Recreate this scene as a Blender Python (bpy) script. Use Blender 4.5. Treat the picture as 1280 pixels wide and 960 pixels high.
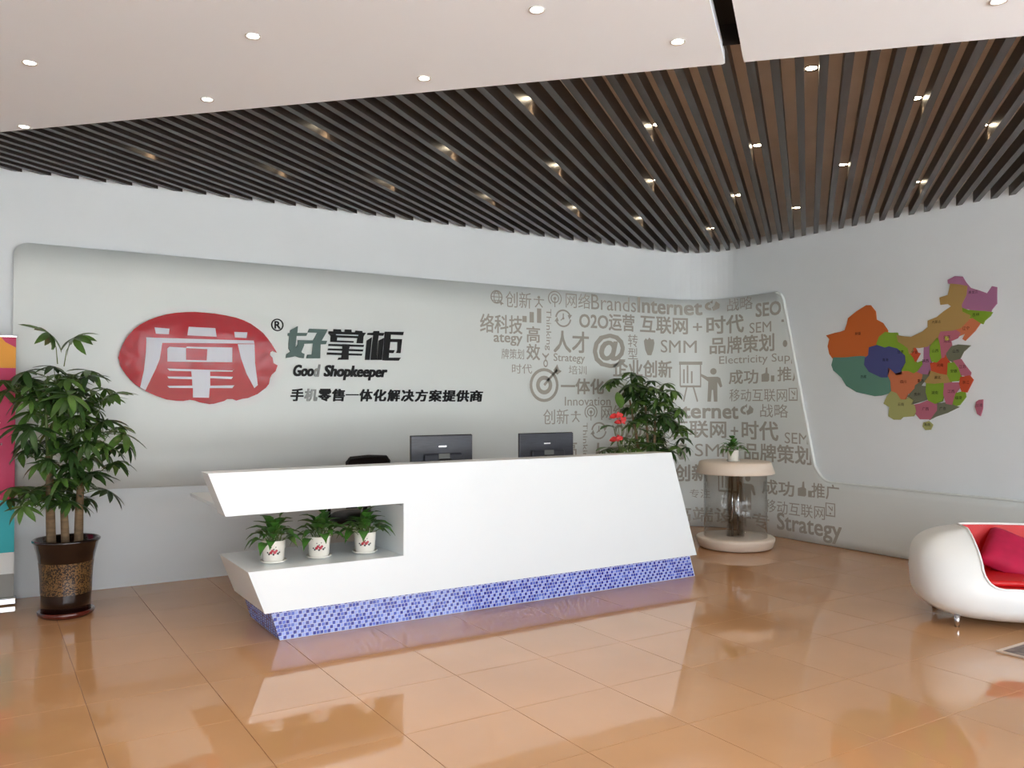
import bpy, bmesh, math, random
from mathutils import Vector, Matrix, noise
PI = math.pi
sc = bpy.context.scene
for o in list(bpy.data.objects): bpy.data.objects.remove(o)
col = sc.collection
random.seed(7)
# ------------------------------------------------------------------ camera
FPX = 1053.0
CAMH = 1.6
PITCH = math.atan(17/FPX); YAW = math.atan(666/FPX)
cd = bpy.data.cameras.new('camera'); cam = bpy.data.objects.new('camera', cd); col.objects.link(cam)
cd.sensor_width = 36; cd.lens = FPX/1280*36; cd.clip_start = .05
cam.location = (0, 0, CAMH); cam.rotation_euler = (PI/2+PITCH, 0, -YAW)
sc.camera = cam
# ------------------------------------------------------------------ world, exposure
w = bpy.data.worlds.new('world'); sc.world = w; w.use_nodes = True
nt = w.node_tree; bg = nt.nodes['Background']
tc = nt.nodes.new('ShaderNodeTexCoord'); sep = nt.nodes.new('ShaderNodeSeparateXYZ'); rp = nt.nodes.new('ShaderNodeValToRGB')
nt.links.new(tc.outputs['Generated'], sep.inputs[0]); nt.links.new(sep.outputs['Z'], rp.inputs[0]); nt.links.new(rp.outputs[0], bg.inputs[0])
rp.color_ramp.elements[0].color = (.95, .97, 1.0, 1); rp.color_ramp.elements[1].color = (.62, .76, 1.0, 1)
bg.inputs[1].default_value = 7.0
sl_ = bpy.data.lights.new('sun', 'SUN'); sl_.energy = 42; sl_.angle = .02; sl_.color = (1, .96, .9)
so_ = bpy.data.objects.new('sun', sl_); col.objects.link(so_); so_.location = (0, 10, 20); so_.rotation_euler = (math.radians(-24), math.radians(6), 0)
sc.view_settings.view_transform = 'Standard'; sc.view_settings.look = 'None'
sc.view_settings.exposure = 0.36; sc.view_settings.gamma = 1; sc.view_settings.use_curve_mapping = False
# ------------------------------------------------------------------ helpers
def rgb(r, g, b):
    f = lambda c: (c/255/12.92) if c/255 <= .04045 else ((c/255+.055)/1.055)**2.4
    return (f(r), f(g), f(b), 1)
def mat(name, c, rough=.5, metal=0, spec=.5, coat=0, trans=0, ior=1.45, emis=None, estr=0, vary=0, vscale=8, bump=0, bscale=40, coatr=.05, stretch=None):
    m = bpy.data.materials.new(name); m.use_nodes = True; nt = m.node_tree; b = nt.nodes['Principled BSDF']
    b.inputs['Base Color'].default_value = c; b.inputs['Roughness'].default_value = rough; b.inputs['Metallic'].default_value = metal
    b.inputs['Specular IOR Level'].default_value = spec; b.inputs['Coat Weight'].default_value = coat; b.inputs['Coat Roughness'].default_value = coatr
    b.inputs['Transmission Weight'].default_value = trans; b.inputs['IOR'].default_value = ior
    if emis: b.inputs['Emission Color'].default_value = emis; b.inputs['Emission Strength'].default_value = estr
    if vary or bump:
        t = nt.nodes.new('ShaderNodeTexCoord'); mp = nt.nodes.new('ShaderNodeMapping'); nt.links.new(t.outputs['Object'], mp.inputs[0])
        if stretch: mp.inputs['Scale'].default_value = stretch
    if vary:
        n = nt.nodes.new('ShaderNodeTexNoise'); n.inputs['Scale'].default_value = vscale; n.inputs['Detail'].default_value = 4
        nt.links.new(mp.outputs[0], n.inputs[0])
        h = nt.nodes.new('ShaderNodeHueSaturation'); h.inputs['Color'].default_value = c
        mr = nt.nodes.new('ShaderNodeMapRange'); mr.inputs[3].default_value = 1-vary; mr.inputs[4].default_value = 1+vary
        mr.inputs[1].default_value = .3; mr.inputs[2].default_value = .7
        nt.links.new(n.outputs[0], mr.inputs[0]); nt.links.new(mr.outputs[0], h.inputs['Value']); nt.links.new(h.outputs[0], b.inputs['Base Color'])
    if bump:
        n2 = nt.nodes.new('ShaderNodeTexNoise'); n2.inputs['Scale'].default_value = bscale; nt.links.new(mp.outputs[0], n2.inputs[0])
        bp = nt.nodes.new('ShaderNodeBump'); bp.inputs['Strength'].default_value = bump; bp.inputs['Distance'].default_value = .01
        nt.links.new(n2.outputs[0], bp.inputs['Height']); nt.links.new(bp.outputs[0], b.inputs['Normal'])
    return m
def finish(name, me, m, parent=None, smooth=False, loc=None):
    o = bpy.data.objects.new(name, me); col.objects.link(o)
    if m is not None:
        for mm in (m if isinstance(m, (list, tuple)) else [m]): me.materials.append(mm)
    if parent: o.parent = parent
    if loc: o.location = loc
    if smooth:
        for p in me.polygons: p.use_smooth = True
    return o
def obj(name, bm, m, parent=None, smooth=False, loc=None):
    me = bpy.data.meshes.new(name); bm.to_mesh(me); bm.free()
    return finish(name, me, m, parent, smooth, loc)
def tag(o, label, cat, group=None):
    o['label'] = label; o['category'] = cat
    if group: o['group'] = group
    return o
def thing(name, label, cat, loc=(0, 0, 0), rz=0, group=None):
    o = bpy.data.objects.new(name, None); col.objects.link(o); o.location = loc; o.rotation_euler = (0, 0, rz); o.empty_display_size = .1
    return tag(o, label, cat, group)
def struct(o): o['kind'] = 'structure'; return o
def box(bm, x0, x1, y0, y1, z0, z1, bev=0, seg=1):
    vs = [bm.verts.new(p) for p in ((x0,y0,z0),(x1,y0,z0),(x1,y1,z0),(x0,y1,z0),(x0,y0,z1),(x1,y0,z1),(x1,y1,z1),(x0,y1,z1))]
    fs = [bm.faces.new([vs[i] for i in q]) for q in ((3,2,1,0),(4,5,6,7),(0,1,5,4),(1,2,6,5),(2,3,7,6),(3,0,4,7))]
    if bev:
        es = list({e for f in fs for e in f.edges})
        bmesh.ops.bevel(bm, geom=es, offset=bev, segments=seg, affect='EDGES', profile=.5)
def prism(bm, pts, vec, bev=0):
    """closed outline pts (3-D, planar) extruded by vec"""
    vec = Vector(vec); a = [bm.verts.new(p) for p in pts]; b = [bm.verts.new(Vector(p)+vec) for p in pts]; n = len(pts)
    f1 = bm.faces.new(a); f2 = bm.faces.new(b[::-1]); fs = [f1, f2]
    for i in range(n): fs.append(bm.faces.new((a[(i+1) % n], a[i], b[i], b[(i+1) % n])))
    bmesh.ops.recalc_face_normals(bm, faces=fs)
    if bev: bmesh.ops.bevel(bm, geom=list({e for f in fs for e in f.edges}), offset=bev, segments=2, affect='EDGES', profile=.5)
    return fs
def lathe(bm, prof, n=32, c=(0, 0), mi=0, closed=False):
    rows = []
    for r, z in prof:
        rows.append([bm.verts.new((c[0]+r*math.cos(2*PI*k/n), c[1]+r*math.sin(2*PI*k/n), z)) for k in range(n)] if r > 1e-6 else [bm.verts.new((c[0], c[1], z))])
    pairs = list(zip(rows, rows[1:]))
    if closed: pairs.append((rows[-1], rows[0]))
    for a, b in pairs:
        for k in range(n):
            k2 = (k+1) % n
            if len(a) == 1 and len(b) == 1: continue
            if len(a) == 1: f = bm.faces.new((a[0], b[k2], b[k]))
            elif len(b) == 1: f = bm.faces.new((a[k], a[k2], b[0]))
            else: f = bm.faces.new((a[k], a[k2], b[k2], b[k]))
            f.material_index = mi
def tube(bm, pts, rads, n=8, cap=True, mi=0):
    pts = [Vector(p) for p in pts]; rows = []
    if not isinstance(rads, (list, tuple)): rads = [rads]*len(pts)
    t0 = (pts[1]-pts[0]).normalized(); u = t0.orthogonal().normalized()
    for i, p in enumerate(pts):
        t = (pts[min(i+1, len(pts)-1)]-pts[max(i-1, 0)]).normalized()
        u = (u-t*u.dot(t)).normalized(); v = t.cross(u)
        rows.append([bm.verts.new(p+(u*math.cos(2*PI*k/n)+v*math.sin(2*PI*k/n))*rads[i]) for k in range(n)])
    fs = []
    for a, b in zip(rows, rows[1:]):
        for k in range(n): fs.append(bm.faces.new((a[k], a[(k+1) % n], b[(k+1) % n], b[k])))
    if cap: fs.append(bm.faces.new(rows[0][::-1])); fs.append(bm.faces.new(rows[-1]))
    for f in fs: f.material_index = mi
# pixel of the photograph -> point where its sight line meets the plane Y = y (only used to measure positions)
_F0 = Vector((math.sin(YAW), math.cos(YAW), 0)); _R = Vector((math.cos(YAW), -math.sin(YAW), 0))
_F = _F0*math.cos(PITCH)+Vector((0, 0, 1))*math.sin(PITCH); _U = _R.cross(_F)
def at(u, v, y):
    r = _F+_R*((u-640)/FPX)+_U*((480-v)/FPX)
    return Vector((0, 0, CAMH))+r*(y/r.y)
# ------------------------------------------------------------------ materials
M = {}
M['wall'] = mat('wall_paint', rgb(222, 228, 231), .6, vary=.015, vscale=1.5, bump=.05, bscale=120)
M['ceil'] = mat('ceiling_paint', rgb(228, 234, 240), .6, vary=.01, vscale=1)
M['void'] = mat('dark_void', rgb(38, 34, 32), .9)
M['backing'] = mat('slat_backing', rgb(212, 205, 196), .7, vary=.06, vscale=3)
M['slat'] = mat('slat_wood', rgb(50, 45, 42), .40, spec=.7, vary=.12, vscale=6, stretch=(1, 12, 12))
M['panel'] = mat('lacquered_panel', rgb(220, 226, 224), .42, vary=.01, vscale=1.2)
M['print'] = mat('grey_print', rgb(166, 163, 154), .45)
M['black'] = mat('black_acrylic', rgb(13, 14, 16), .5, spec=.25)
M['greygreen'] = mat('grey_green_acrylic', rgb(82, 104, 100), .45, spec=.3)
M['palegrey'] = mat('pale_grey_acrylic', rgb(120, 124, 122), .3)  # paler grey for one letter, one character and the monitor hinge covers
M['red'] = mat('red_acrylic', rgb(172, 18, 34), .10, spec=.38, bump=.4, bscale=4)
M['silver'] = mat('silver_acrylic', rgb(196, 198, 208), .2, bump=.3, bscale=3.5)
M['grout'] = mat('floor_grout', rgb(120, 84, 58), .8)
def floor_mat():
    m = mat('polished_floor_tile', rgb(188, 142, 102), .05, spec=.85, coat=.0)
    nt = m.node_tree; b = nt.nodes['Principled BSDF']
    g = nt.nodes.new('ShaderNodeNewGeometry'); n = nt.nodes.new('ShaderNodeTexNoise'); n.inputs['Scale'].default_value = 1.3; n.inputs['Detail'].default_value = 6
    nt.links.new(g.outputs['Position'], n.inputs[0])
    oi = nt.nodes.new('ShaderNodeObjectInfo'); a = nt.nodes.new('ShaderNodeMath'); a.operation = 'MULTIPLY_ADD'; a.inputs[1].default_value = .06
    nt.links.new(oi.outputs['Random'], a.inputs[0])
    mr = nt.nodes.new('ShaderNodeMapRange'); mr.inputs[1].default_value = .3; mr.inputs[2].default_value = .7; mr.inputs[3].default_value = .92; mr.inputs[4].default_value = 1.03
    nt.links.new(n.outputs[0], mr.inputs[0]); nt.links.new(mr.outputs[0], a.inputs[2])
    h = nt.nodes.new('ShaderNodeHueSaturation'); h.inputs['Color'].default_value = rgb(188, 142, 100)
    nt.links.new(a.outputs[0], h.inputs['Value']); nt.links.new(h.outputs[0], b.inputs['Base Color'])
    n2 = nt.nodes.new('ShaderNodeTexNoise'); n2.inputs['Scale'].default_value = 9; nt.links.new(g.outputs['Position'], n2.inputs[0])
    bp = nt.nodes.new('ShaderNodeBump'); bp.inputs['Strength'].default_value = .02; bp.inputs['Distance'].default_value = .01
    nt.links.new(n2.outputs[0], bp.inputs['Height']); nt.links.new(bp.outputs[0], b.inputs['Normal'])
    return m
M['floor'] = floor_mat()
M['desk'] = mat('white_solid_surface', rgb(230, 237, 240), .3, coat=.1)
M['t_light'] = mat('mosaic_light_blue', rgb(158, 176, 236), .15, coat=.6)
M['t_mid'] = mat('mosaic_mid_blue', rgb(96, 116, 208), .15, coat=.6)
M['t_dark'] = mat('mosaic_dark_blue', rgb(34, 44, 150), .15, coat=.6)
M['t_deep'] = mat('mosaic_deep_blue', rgb(58, 76, 180), .15, coat=.6)
M['t_grout'] = mat('mosaic_grout', rgb(205, 212, 236), .7)
M['steel'] = mat('brushed_chrome', rgb(200, 200, 202), .18, metal=1)
M['dark_plastic'] = mat('dark_plastic', rgb(24, 24, 27), .35, bump=.15, bscale=90, stretch=(1, 1, 14))
M['mon'] = mat('monitor_back_plastic', rgb(52, 55, 64), .3, vary=.2, vscale=10, stretch=(1, 1, 12))
M['mesh'] = mat('chair_mesh', rgb(48, 36, 36), .8, bump=.3, bscale=200)
M['glass'] = mat('clear_acrylic', (1, 1, 1, 1), .0, trans=1, ior=1.12, spec=.5)
def thin_clear(name, tint, refl=1.0, ior=1.45):
    # thin clear sheet: light passes straight through, with Fresnel reflections
    m = bpy.data.materials.new(name); m.use_nodes = True; nt = m.node_tree; nt.nodes.clear()
    o = nt.nodes.new('ShaderNodeOutputMaterial'); mx = nt.nodes.new('ShaderNodeMixShader'); tr = nt.nodes.new('ShaderNodeBsdfTransparent'); gl = nt.nodes.new('ShaderNodeBsdfGlossy'); fr = nt.nodes.new('ShaderNodeMath'); lw = nt.nodes.new('ShaderNodeLayerWeight'); pw = nt.nodes.new('ShaderNodeMath')
    tr.inputs[0].default_value = tint; gl.inputs['Roughness'].default_value = .02; pw.operation = 'POWER'; pw.inputs[1].default_value = 4.0; fr.operation = 'MULTIPLY_ADD'; fr.inputs[1].default_value = .8; fr.inputs[2].default_value = .035; nt.links.new(lw.outputs['Facing'], pw.inputs[0]); nt.links.new(pw.outputs[0], fr.inputs[0])
    nt.links.new(fr.outputs[0], mx.inputs[0]); nt.links.new(tr.outputs[0], mx.inputs[1]); nt.links.new(gl.outputs[0], mx.inputs[2]); nt.links.new(mx.outputs[0], o.inputs[0]); return m
M['glass'] = thin_clear('thin_clear_acrylic', (.985, .99, .99, 1))
M['winglass'] = thin_clear('window_glass', (.97, .98, .98, 1))
M['lamp'] = mat('lamp_glow', (1, .86, .66, 1), .5, emis=(1, .84, .6, 1), estr=28)
M['lampw'] = mat('lamp_glow_white', (1, .95, .88, 1), .5, emis=(1, .93, .84, 1), estr=22)
M['ring'] = mat('lamp_ring', rgb(215, 213, 208), .35)
M['ringd'] = mat('lamp_ring_bronze', rgb(90, 76, 62), .35, metal=.6)
M['leaf'] = mat('leaf_green', rgb(76, 110, 46), .38, vary=.3, vscale=14, coat=.2)
M['leafd'] = mat('leaf_dark_green', rgb(48, 78, 34), .38, vary=.3, vscale=14, coat=.2)
M['leafl'] = mat('leaf_fresh_green', rgb(66, 116, 44), .35, vary=.35, vscale=20, coat=.2)
M['stem'] = mat('stem_green', rgb(92, 110, 60), .5)
M['bark'] = mat('bark', rgb(126, 104, 78), .85, vary=.25, vscale=9, stretch=(1, 1, 5), bump=.5, bscale=30)
M['soil'] = mat('soil', rgb(48, 34, 26), .95, bump=.8, bscale=60)
M['sofa'] = mat('white_leather', rgb(232, 233, 230), .3, coat=.15, bump=.04, bscale=150)
M['sofared'] = mat('red_leather', rgb(196, 22, 26), .4, bump=.05, bscale=120)
M['pink'] = mat('magenta_velvet', rgb(172, 14, 62), .75, vary=.15, vscale=9, bump=.25, bscale=14)
M['pot'] = mat('white_porcelain', rgb(236, 232, 222), .2, coat=.5)
M['fred'] = mat('flower_red_glaze', rgb(176, 44, 60), .3)
M['fdark'] = mat('flower_dark_glaze', rgb(64, 60, 58), .3)
M['tabletop'] = mat('cream_lacquer', rgb(226, 212, 196), .35, coat=.2)
M['conc'] = mat('pavement', rgb(192, 192, 190), .9, vary=.08)
M['alu'] = mat('window_frame_metal', rgb(150, 150, 150), .4, metal=.8)
# ------------------------------------------------------------------ room shell
XL, XR, YB, YF = -3.5, 7.8, 7.8, -2.6      # left wall, right wall, back wall, glazed front
RC = .6; CX = XR-RC; CY = YB-RC
def wp(s, off=0):
    """point on the back-and-right wall line at arc length s (s = X on the straight back part), off metres into the room"""
    if s <= CX: return Vector((s, YB-off, 0))
    a = (s-CX)/RC
    if a < PI/2: return Vector((CX+(RC-off)*math.sin(a), CY+(RC-off)*math.cos(a), 0))
    return Vector((XR-off, CY-(s-CX-RC*PI/2), 0))
SC = CX+RC*PI/2                             # arc length where the right wall becomes straight
def wall_strip(s0, s1, z0, z1, th=.15):
    ss = [s0]
    if s0 < CX < s1: ss.append(CX)
    a = CX
    while a < SC-.001:
        a += RC*PI/2/14
        if s0 < a < s1: ss.append(a)
    if s0 < SC < s1 and abs(ss[-1]-SC) > .001: ss.append(SC)
    ss.append(s1); bm = bmesh.new(); rows = []
    for s in ss:
        p = wp(s); q = wp(s, -th); rows.append([bm.verts.new((p.x, p.y, z0)), bm.verts.new((p.x, p.y, z1)), bm.verts.new((q.x, q.y, z1)), bm.verts.new((q.x, q.y, z0))])
    for a, b in zip(rows, rows[1:]):
        for i in range(4): bm.faces.new((a[i], b[i], b[(i+1) % 4], a[(i+1) % 4]))
    bm.faces.new(rows[0]); bm.faces.new(rows[-1][::-1]); bmesh.ops.recalc_face_normals(bm, faces=bm.faces)
    return bm
H = 3.62
struct(obj('wall_back', wall_strip(XL-.15, SC, -.03, H), M['wall']))
struct(obj('wall_right', wall_strip(SC, SC+CY-YF, -.03, H), M['wall']))
bm = bmesh.new(); box(bm, XL-.15, XL, YF, YB, -.03, H); struct(obj('wall_left', bm, M['wall']))
# glazed front: a wall with two big openings, each with a framed window
HEAD = 2.88
bm = bmesh.new()
box(bm, XL-.15, XR+.15, YF-.2, YF, HEAD, H); box(bm, XL-.15, XL+.9, YF-.2, YF, -.03, HEAD); box(bm, XR-.1, XR+.15, YF-.2, YF, -.03, HEAD); box(bm, 2.3, 2.6, YF-.2, YF, -.03, HEAD)
struct(obj('wall_front', bm, M['wall']))
for wi, (a, b) in enumerate(((XL+.9, 2.3), (2.6, XR-.1))):
    bm = bmesh.new(); box(bm, a, b, YF-.13, YF-.07, 0, .06); box(bm, a, b, YF-.13, YF-.07, HEAD-.06, HEAD)
    n = 4 if wi == 0 else 4
    for k in range(n+1):
        x = a+(b-a)*k/n; x0 = min(max(x-.03, a), b-.06); box(bm, x0, x0+.06, YF-.13, YF-.07, .06, HEAD-.06)
    fr = struct(obj('window_%d' % (wi+1), bm, M['alu']))
    for k in range(n):
        bm = bmesh.new(); xa = a+(b-a)*k/n+.03; xb = a+(b-a)*(k+1)/n-.03
        if k == 0: xa += .03
        if k == n-1: xb -= .03
        vs = [bm.verts.new(p) for p in ((xa, YF-.1, .06), (xb, YF-.1, .06), (xb, YF-.1, HEAD-.06), (xa, YF-.1, HEAD-.06))]; bm.faces.new(vs)
        obj('pane', bm, M['winglass'], fr)
    ld = bpy.data.lights.new('daylight_portal', 'AREA'); ld.shape = 'RECTANGLE'; ld.size = b-a; ld.size_y = HEAD; ld.cycles.is_portal = True
    lo = bpy.data.objects.new('daylight_portal', ld); col.objects.link(lo); lo.location = ((a+b)/2, YF-.24, HEAD/2); lo.rotation_euler = (PI/2, 0, 0)
# pavement outside
bm = bmesh.new(); box(bm, -30, 34, -40, YF-.2, -.2, -.06); struct(obj('ground', bm, M['conc']))
# added unseen low block, sized to shape the sky reflection on the oval sign
bm = bmesh.new(); box(bm, -30, 34, -34, -32, -.06, 3.4); struct(obj('added_reflection_block', bm, mat('reflection_block_grey', rgb(120, 116, 110), .9, vary=.1)))
# floor: grout bed + single tiles
bm = bmesh.new(); box(bm, XL-.15, XR+.15, YF-.2, YB+.15, -.06, -.004); fl = struct(obj('floor', bm, M['grout']))
TX, TY, X0, Y0 = .617, .6225, .486, 4.92
tiles = []
i0 = math.floor((XL-X0)/TX); i1 = math.ceil((XR-X0)/TX); j0 = math.floor((YF-Y0)/TY); j1 = math.ceil((YB-Y0)/TY)
for i in range(i0, i1):
    for j in range(j0, j1):
        xa, xb = max(X0+i*TX, XL), min(X0+(i+1)*TX, XR); ya, yb = max(Y0+j*TY, YF), min(Y0+(j+1)*TY, YB)
        if xb-xa < .02 or yb-ya < .02: continue
        v = Vector(((xa+xb)/2, (ya+yb)/2, -CAMH)); d = v.dot(_F0); lat = v.dot(_R)
        vis = d > .8 and abs(lat)/d < .72 and CAMH/d < .60
        tiles.append((0 if vis else 1, d, xa, xb, ya, yb))
tiles.sort(); tcache = {}
def tile_bm(bm, x0, x1, y0, y1):
    g = .0013; b = .0012
    o = [(x0+g, y0+g), (x1-g, y0+g), (x1-g, y1-g), (x0+g, y1-g)]; n = [(x0+g+b, y0+g+b), (x1-g-b, y0+g+b), (x1-g-b, y1-g-b), (x0+g+b, y1-g-b)]
    A = [bm.verts.new((*p, -.004)) for p in o]; B = [bm.verts.new((*p, -.0009)) for p in o]; C = [bm.verts.new((*p, 0)) for p in n]
    bm.faces.new(C)
    for k in range(4): l = (k+1) % 4; bm.faces.new((A[k], A[l], B[l], B[k])); bm.faces.new((B[k], B[l], C[l], C[k]))
rest = bmesh.new(); cnt = 0
for vis, d, xa, xb, ya, yb in tiles:
    if vis == 0 and cnt < 300:
        key = (round(xb-xa, 3), round(yb-ya, 3))
        if key not in tcache:
            bm = bmesh.new(); tile_bm(bm, 0, xb-xa, 0, yb-ya); me = bpy.data.meshes.new('floor_tile'); bm.to_mesh(me); bm.free(); me.materials.append(M['floor']); tcache[key] = me
        o = bpy.data.objects.new('floor_tile', tcache[key]); col.objects.link(o); o.location = (xa, ya, 0); o.parent = fl; cnt += 1
    else: tile_bm(rest, xa, xb, ya, yb)
o = obj('floor_tile', rest, M['floor'], fl); o['kind'] = 'stuff'
# ceiling: backing board, slats, two white boards with a slot between them
ZB, ZS, ZW = 3.5, 3.4, 3.2
ED = Vector((.689, -.725, 0)).normalized(); SD = Vector((.784, .620, 0)).normalized(); SN = Vector((.620, -.784, 0)).normalized()
E0 = Vector((3.012, 2.848, 0)); E1 = Vector((3.070, 2.784, 0))
bm = bmesh.new(); box(bm, XL-.15, XR+.15, YF-.2, YB+.15, ZB, H); ce = struct(obj('ceiling', bm, M['backing']))
def hit_wall(p, d):
    t = 0
    while t < 14:
        q = p+d*t
        if q.y > YB-.02 or q.x > XR-.02: break
        if q.x > CX and q.y > CY and (Vector((q.x-CX, q.y-CY))).length > RC-.02: break
        t += .005
    return t
PW = .047; PITCHS = .1255
k = -52
while True:
    n0 = .092+k*PITCHS; k += 1
    if n0 > 3.6: break
    a = SN*n0
    # start 25 cm behind the edge of the white boards
    den = SD.x*(-ED.y)+SD.y*ED.x
    rel = E0-a; t0 = (rel.x*(-ED.y)+rel.y*ED.x)/den-.3
    p0 = a+SD*t0
    if p0.x < XL+.02:
        t0 += (XL+.02-p0.x)/SD.x; p0 = a+SD*t0
    if p0.y > YB-.2 or p0.x > XR-.2: continue
    l1 = hit_wall(p0-SN*PW/2, SD)-.05; l2 = hit_wall(p0+SN*PW/2, SD)-.05
    if min(l1, l2) < .15: continue
    bm = bmesh.new()
    prism(bm, [(0, PW/2, 0), (l1, PW/2, 0), (l2, -PW/2, 0), (0, -PW/2, 0)], (0, 0, ZB-ZS), bev=.0)
    o = obj('slat', bm, M['slat'], ce); o.location = (p0.x, p0.y, ZS); o.rotation_euler = (0, 0, math.atan2(SD.y, SD.x))
far = SD*-8.2
def e_at(p, **k):
    if 'x' in k: t = (k['x']-p.x)/ED.x
    else: t = (k['y']-p.y)/ED.y
    return p+ED*t
Lf = E0+SD*((XL-E0.x)/SD.x); Rf = E1+SD*((XL-E1.x)/SD.x)
Lt = e_at(E0, y=YB); Rr = e_at(E1, x=XR)
q0 = 3.2
bm = bmesh.new(); rr = .012
prism(bm, [(E0-SD*rr)[:2]+(ZW,), (E0-ED*rr)[:2]+(ZW,), Lt[:2]+(ZW,), (XL, YB, ZW), Lf[:2]+(ZW,)], (0, 0, .03)); 
obj('ceiling_board', bm, M['ceil'], ce)
bm = bmesh.new()
Rp = [Rf[:2]+(ZW,)]
if Rf.y < YF:
    t = (YF-E1.y)/SD.y; Rp = [(E1+SD*t)[:2]+(ZW,)]
else: Rp.append((XL, YF, ZW))
prism(bm, Rp+[(XR, YF, ZW), Rr[:2]+(ZW,), E1[:2]+(ZW,)], (0, 0, .03)); obj('ceiling_board', bm, M['ceil'], ce)
# thin upstand lips at the board edges and a dark sheet painting the slot's shade
bm = bmesh.new(); prism(bm, [(E0-ED*.004-SD*.02)[:2]+(ZW+.03,), (E0-SD*.02)[:2]+(ZW+.03,), (Lf)[:2]+(ZW+.03,), (Lf-ED*.004)[:2]+(ZW+.03,)], (0, 0, .03)); obj('edge_lip', bm, M['ceil'], ce)
bm = bmesh.new(); a = (E0-ED*.5-SD*.12); b = (E1+ED*.5-SD*.12); c = Rf+ED*.5; d = Lf-ED*.5
vs = [bm.verts.new((p.x, p.y, ZW+.14)) for p in (a, b, b+SD*-5.6, a+SD*-5.6)]; bm.faces.new(vs)
vs = [bm.verts.new((p.x, p.y, z)) for p, z in ((a, ZW+.04), (b, ZW+.04), (b, ZW+.14), (a, ZW+.14))]; bm.faces.new(vs)
obj('slot_shade_sheet', bm, M['void'], ce)  # dark colour stands in for the shade of the void above
# ------------------------------------------------------------------ recessed spotlights
def ordn(i): return ['first', 'second', 'third', 'fourth', 'fifth', 'sixth', 'seventh', 'eighth'][i]
def spot(x, y, z, label, group, warm, r):
    t = thing('recessed_spotlight', label, 'ceiling light', (x, y, z), 0, group)
    bm = bmesh.new(); lathe(bm, [(r*.72, -.001), (r, -.006), (r*1.02, 0), (r*.72, .0)], 24, closed=True); obj('trim_ring', bm, M['ringd' if warm else 'ring'], t, True)
    bm = bmesh.new(); lathe(bm, [(0, -.003), (r*.5, -.004), (r*.71, -.001)], 20); obj('bulb', bm, M['lamp' if warm else 'lampw'], t, True)
    ld = bpy.data.lights.new('spot_beam', 'SPOT'); ld.energy = 9 if warm else 26; ld.spot_size = 1.7 if warm else 1.5; ld.spot_blend = .6; ld.shadow_soft_size = .03
    ld.color = (1, .72, .42) if warm else (1, .88, .72)
    lo = bpy.data.objects.new('spot_beam', ld); col.objects.link(lo); lo.parent = t; lo.location = (0, 0, -.012)
def free_x(x, y):
    """move the lamp to the middle of the nearest gap between two slats"""
    n = x*SN.x+y*SN.y; kk = round((n-.092)/PITCHS-.5)+.5; dn = .092+kk*PITCHS-n
    return x+SN.x*dn, y+SN.y*dn
rows = {6.72: [1.13, 2.11, 3.02, 4.07, 5.01, 5.92, 6.95], 5.55: [2.06, 3.06, 3.99, 4.95, 5.97, 6.91], 4.38: [2.97, 3.98, 4.91, 5.90, 6.93], 3.17: [4.03, 4.97, 5.92, 6.9]}
rn = {6.72: 'row nearest the back wall', 5.55: 'second row from the back wall', 4.38: 'third row from the back wall', 3.17: 'row nearest the smooth ceiling'}
for y, xs in rows.items():
    for i, x in enumerate(xs):
        if y == 3.17 and i == 3: continue
        a, b = free_x(x, y)
        spot(a, b, ZB, 'spotlight between slats, %s from left in %s' % (ordn(i), rn[y]), 'spotlights in the slatted ceiling', True, .045)
for x, y, lb in ((1.01, 3.74, 'white round spotlight in the smooth ceiling, upper left, above the red oval sign'), (.19, 4.61, 'white round spotlight near the left edge of the smooth ceiling, the higher one'),
                 (1.87, 3.78, 'white round spotlight in the smooth ceiling, middle of the picture'), (2.64, 2.78, 'white round spotlight just left of the dark ceiling slot'),
                 (1.02, 4.67, 'white spotlight in the smooth ceiling close to the slatted edge, left of centre'), (.21, 5.72, 'white round spotlight at the far left tip of the smooth ceiling beside the slats'),
                 (3.46, 1.80, 'white round spotlight cut by the top right corner of the picture'), (1.93, 2.86, 'white round spotlight at the top edge of the picture, in the middle')):
    spot(x, y, ZW, lb, 'spotlights in the smooth white ceiling', False, .034)
# ------------------------------------------------------------------ feature panel on the curved wall
POFF = .04
pan = thing('feature_panel', 'long pale grey wall panel with rounded corners behind the desk, printed with grey words', 'wall panel', (4, YB, 0))
pan_inv = Matrix.Translation((-4, -YB, 0))
def corner(cx_, cz_, r, a0, a1, n=7): return [(cx_+r*math.cos(a0+(a1-a0)*i/n), cz_+r*math.sin(a0+(a1-a0)*i/n)) for i in range(n+1)]
SB = 8.24   # arc length where the slanted edge begins (top), to SE at the bottom
s_top = SC+(CY-6.50); s_bot = SC+(CY-6.06); s_end = SC+CY+2.4
def zhi(s):
    r = .11
    if s < .22+r: return 2.84-r+math.sqrt(max(0, r*r-(s-.22-r)**2))
    b = 2.84-.02*min(1, (s-.22)/4)
    if s <= s_top-.07: return b
    if s <= s_top+.03: t = (s-s_top+.07)/.10; return b-.10*t**2.2
    if s <= s_bot-.0:
        t = (s-s_top-.03)/(s_bot-s_top-.03); return (b-.10)*(1-t)+.86*t
    if s <= s_bot+.24:
        t = (s-s_bot)/.24; return .69+.17*(1-t)**2.6
    return .69
def zlo(s):
    r = .09
    if s < .22+r: return .85+r-math.sqrt(max(0, r*r-(s-.22-r)**2))
    if s < 3.6: return .85-.03*min(1, s/2)
    if s < 4.2: t = (s-3.6)/.6; t = t*t*(3-2*t); return .82*(1-t)+.004*t
    return .004
ss = [.22, .225, .235, .25, .27, .29, .31, .33]
s = .4
while s < 3.6: ss.append(s); s += .4
ss += [3.6+.05*i for i in range(13)]; s = 4.4
while s < 7.2: ss.append(s); s += .4
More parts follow.
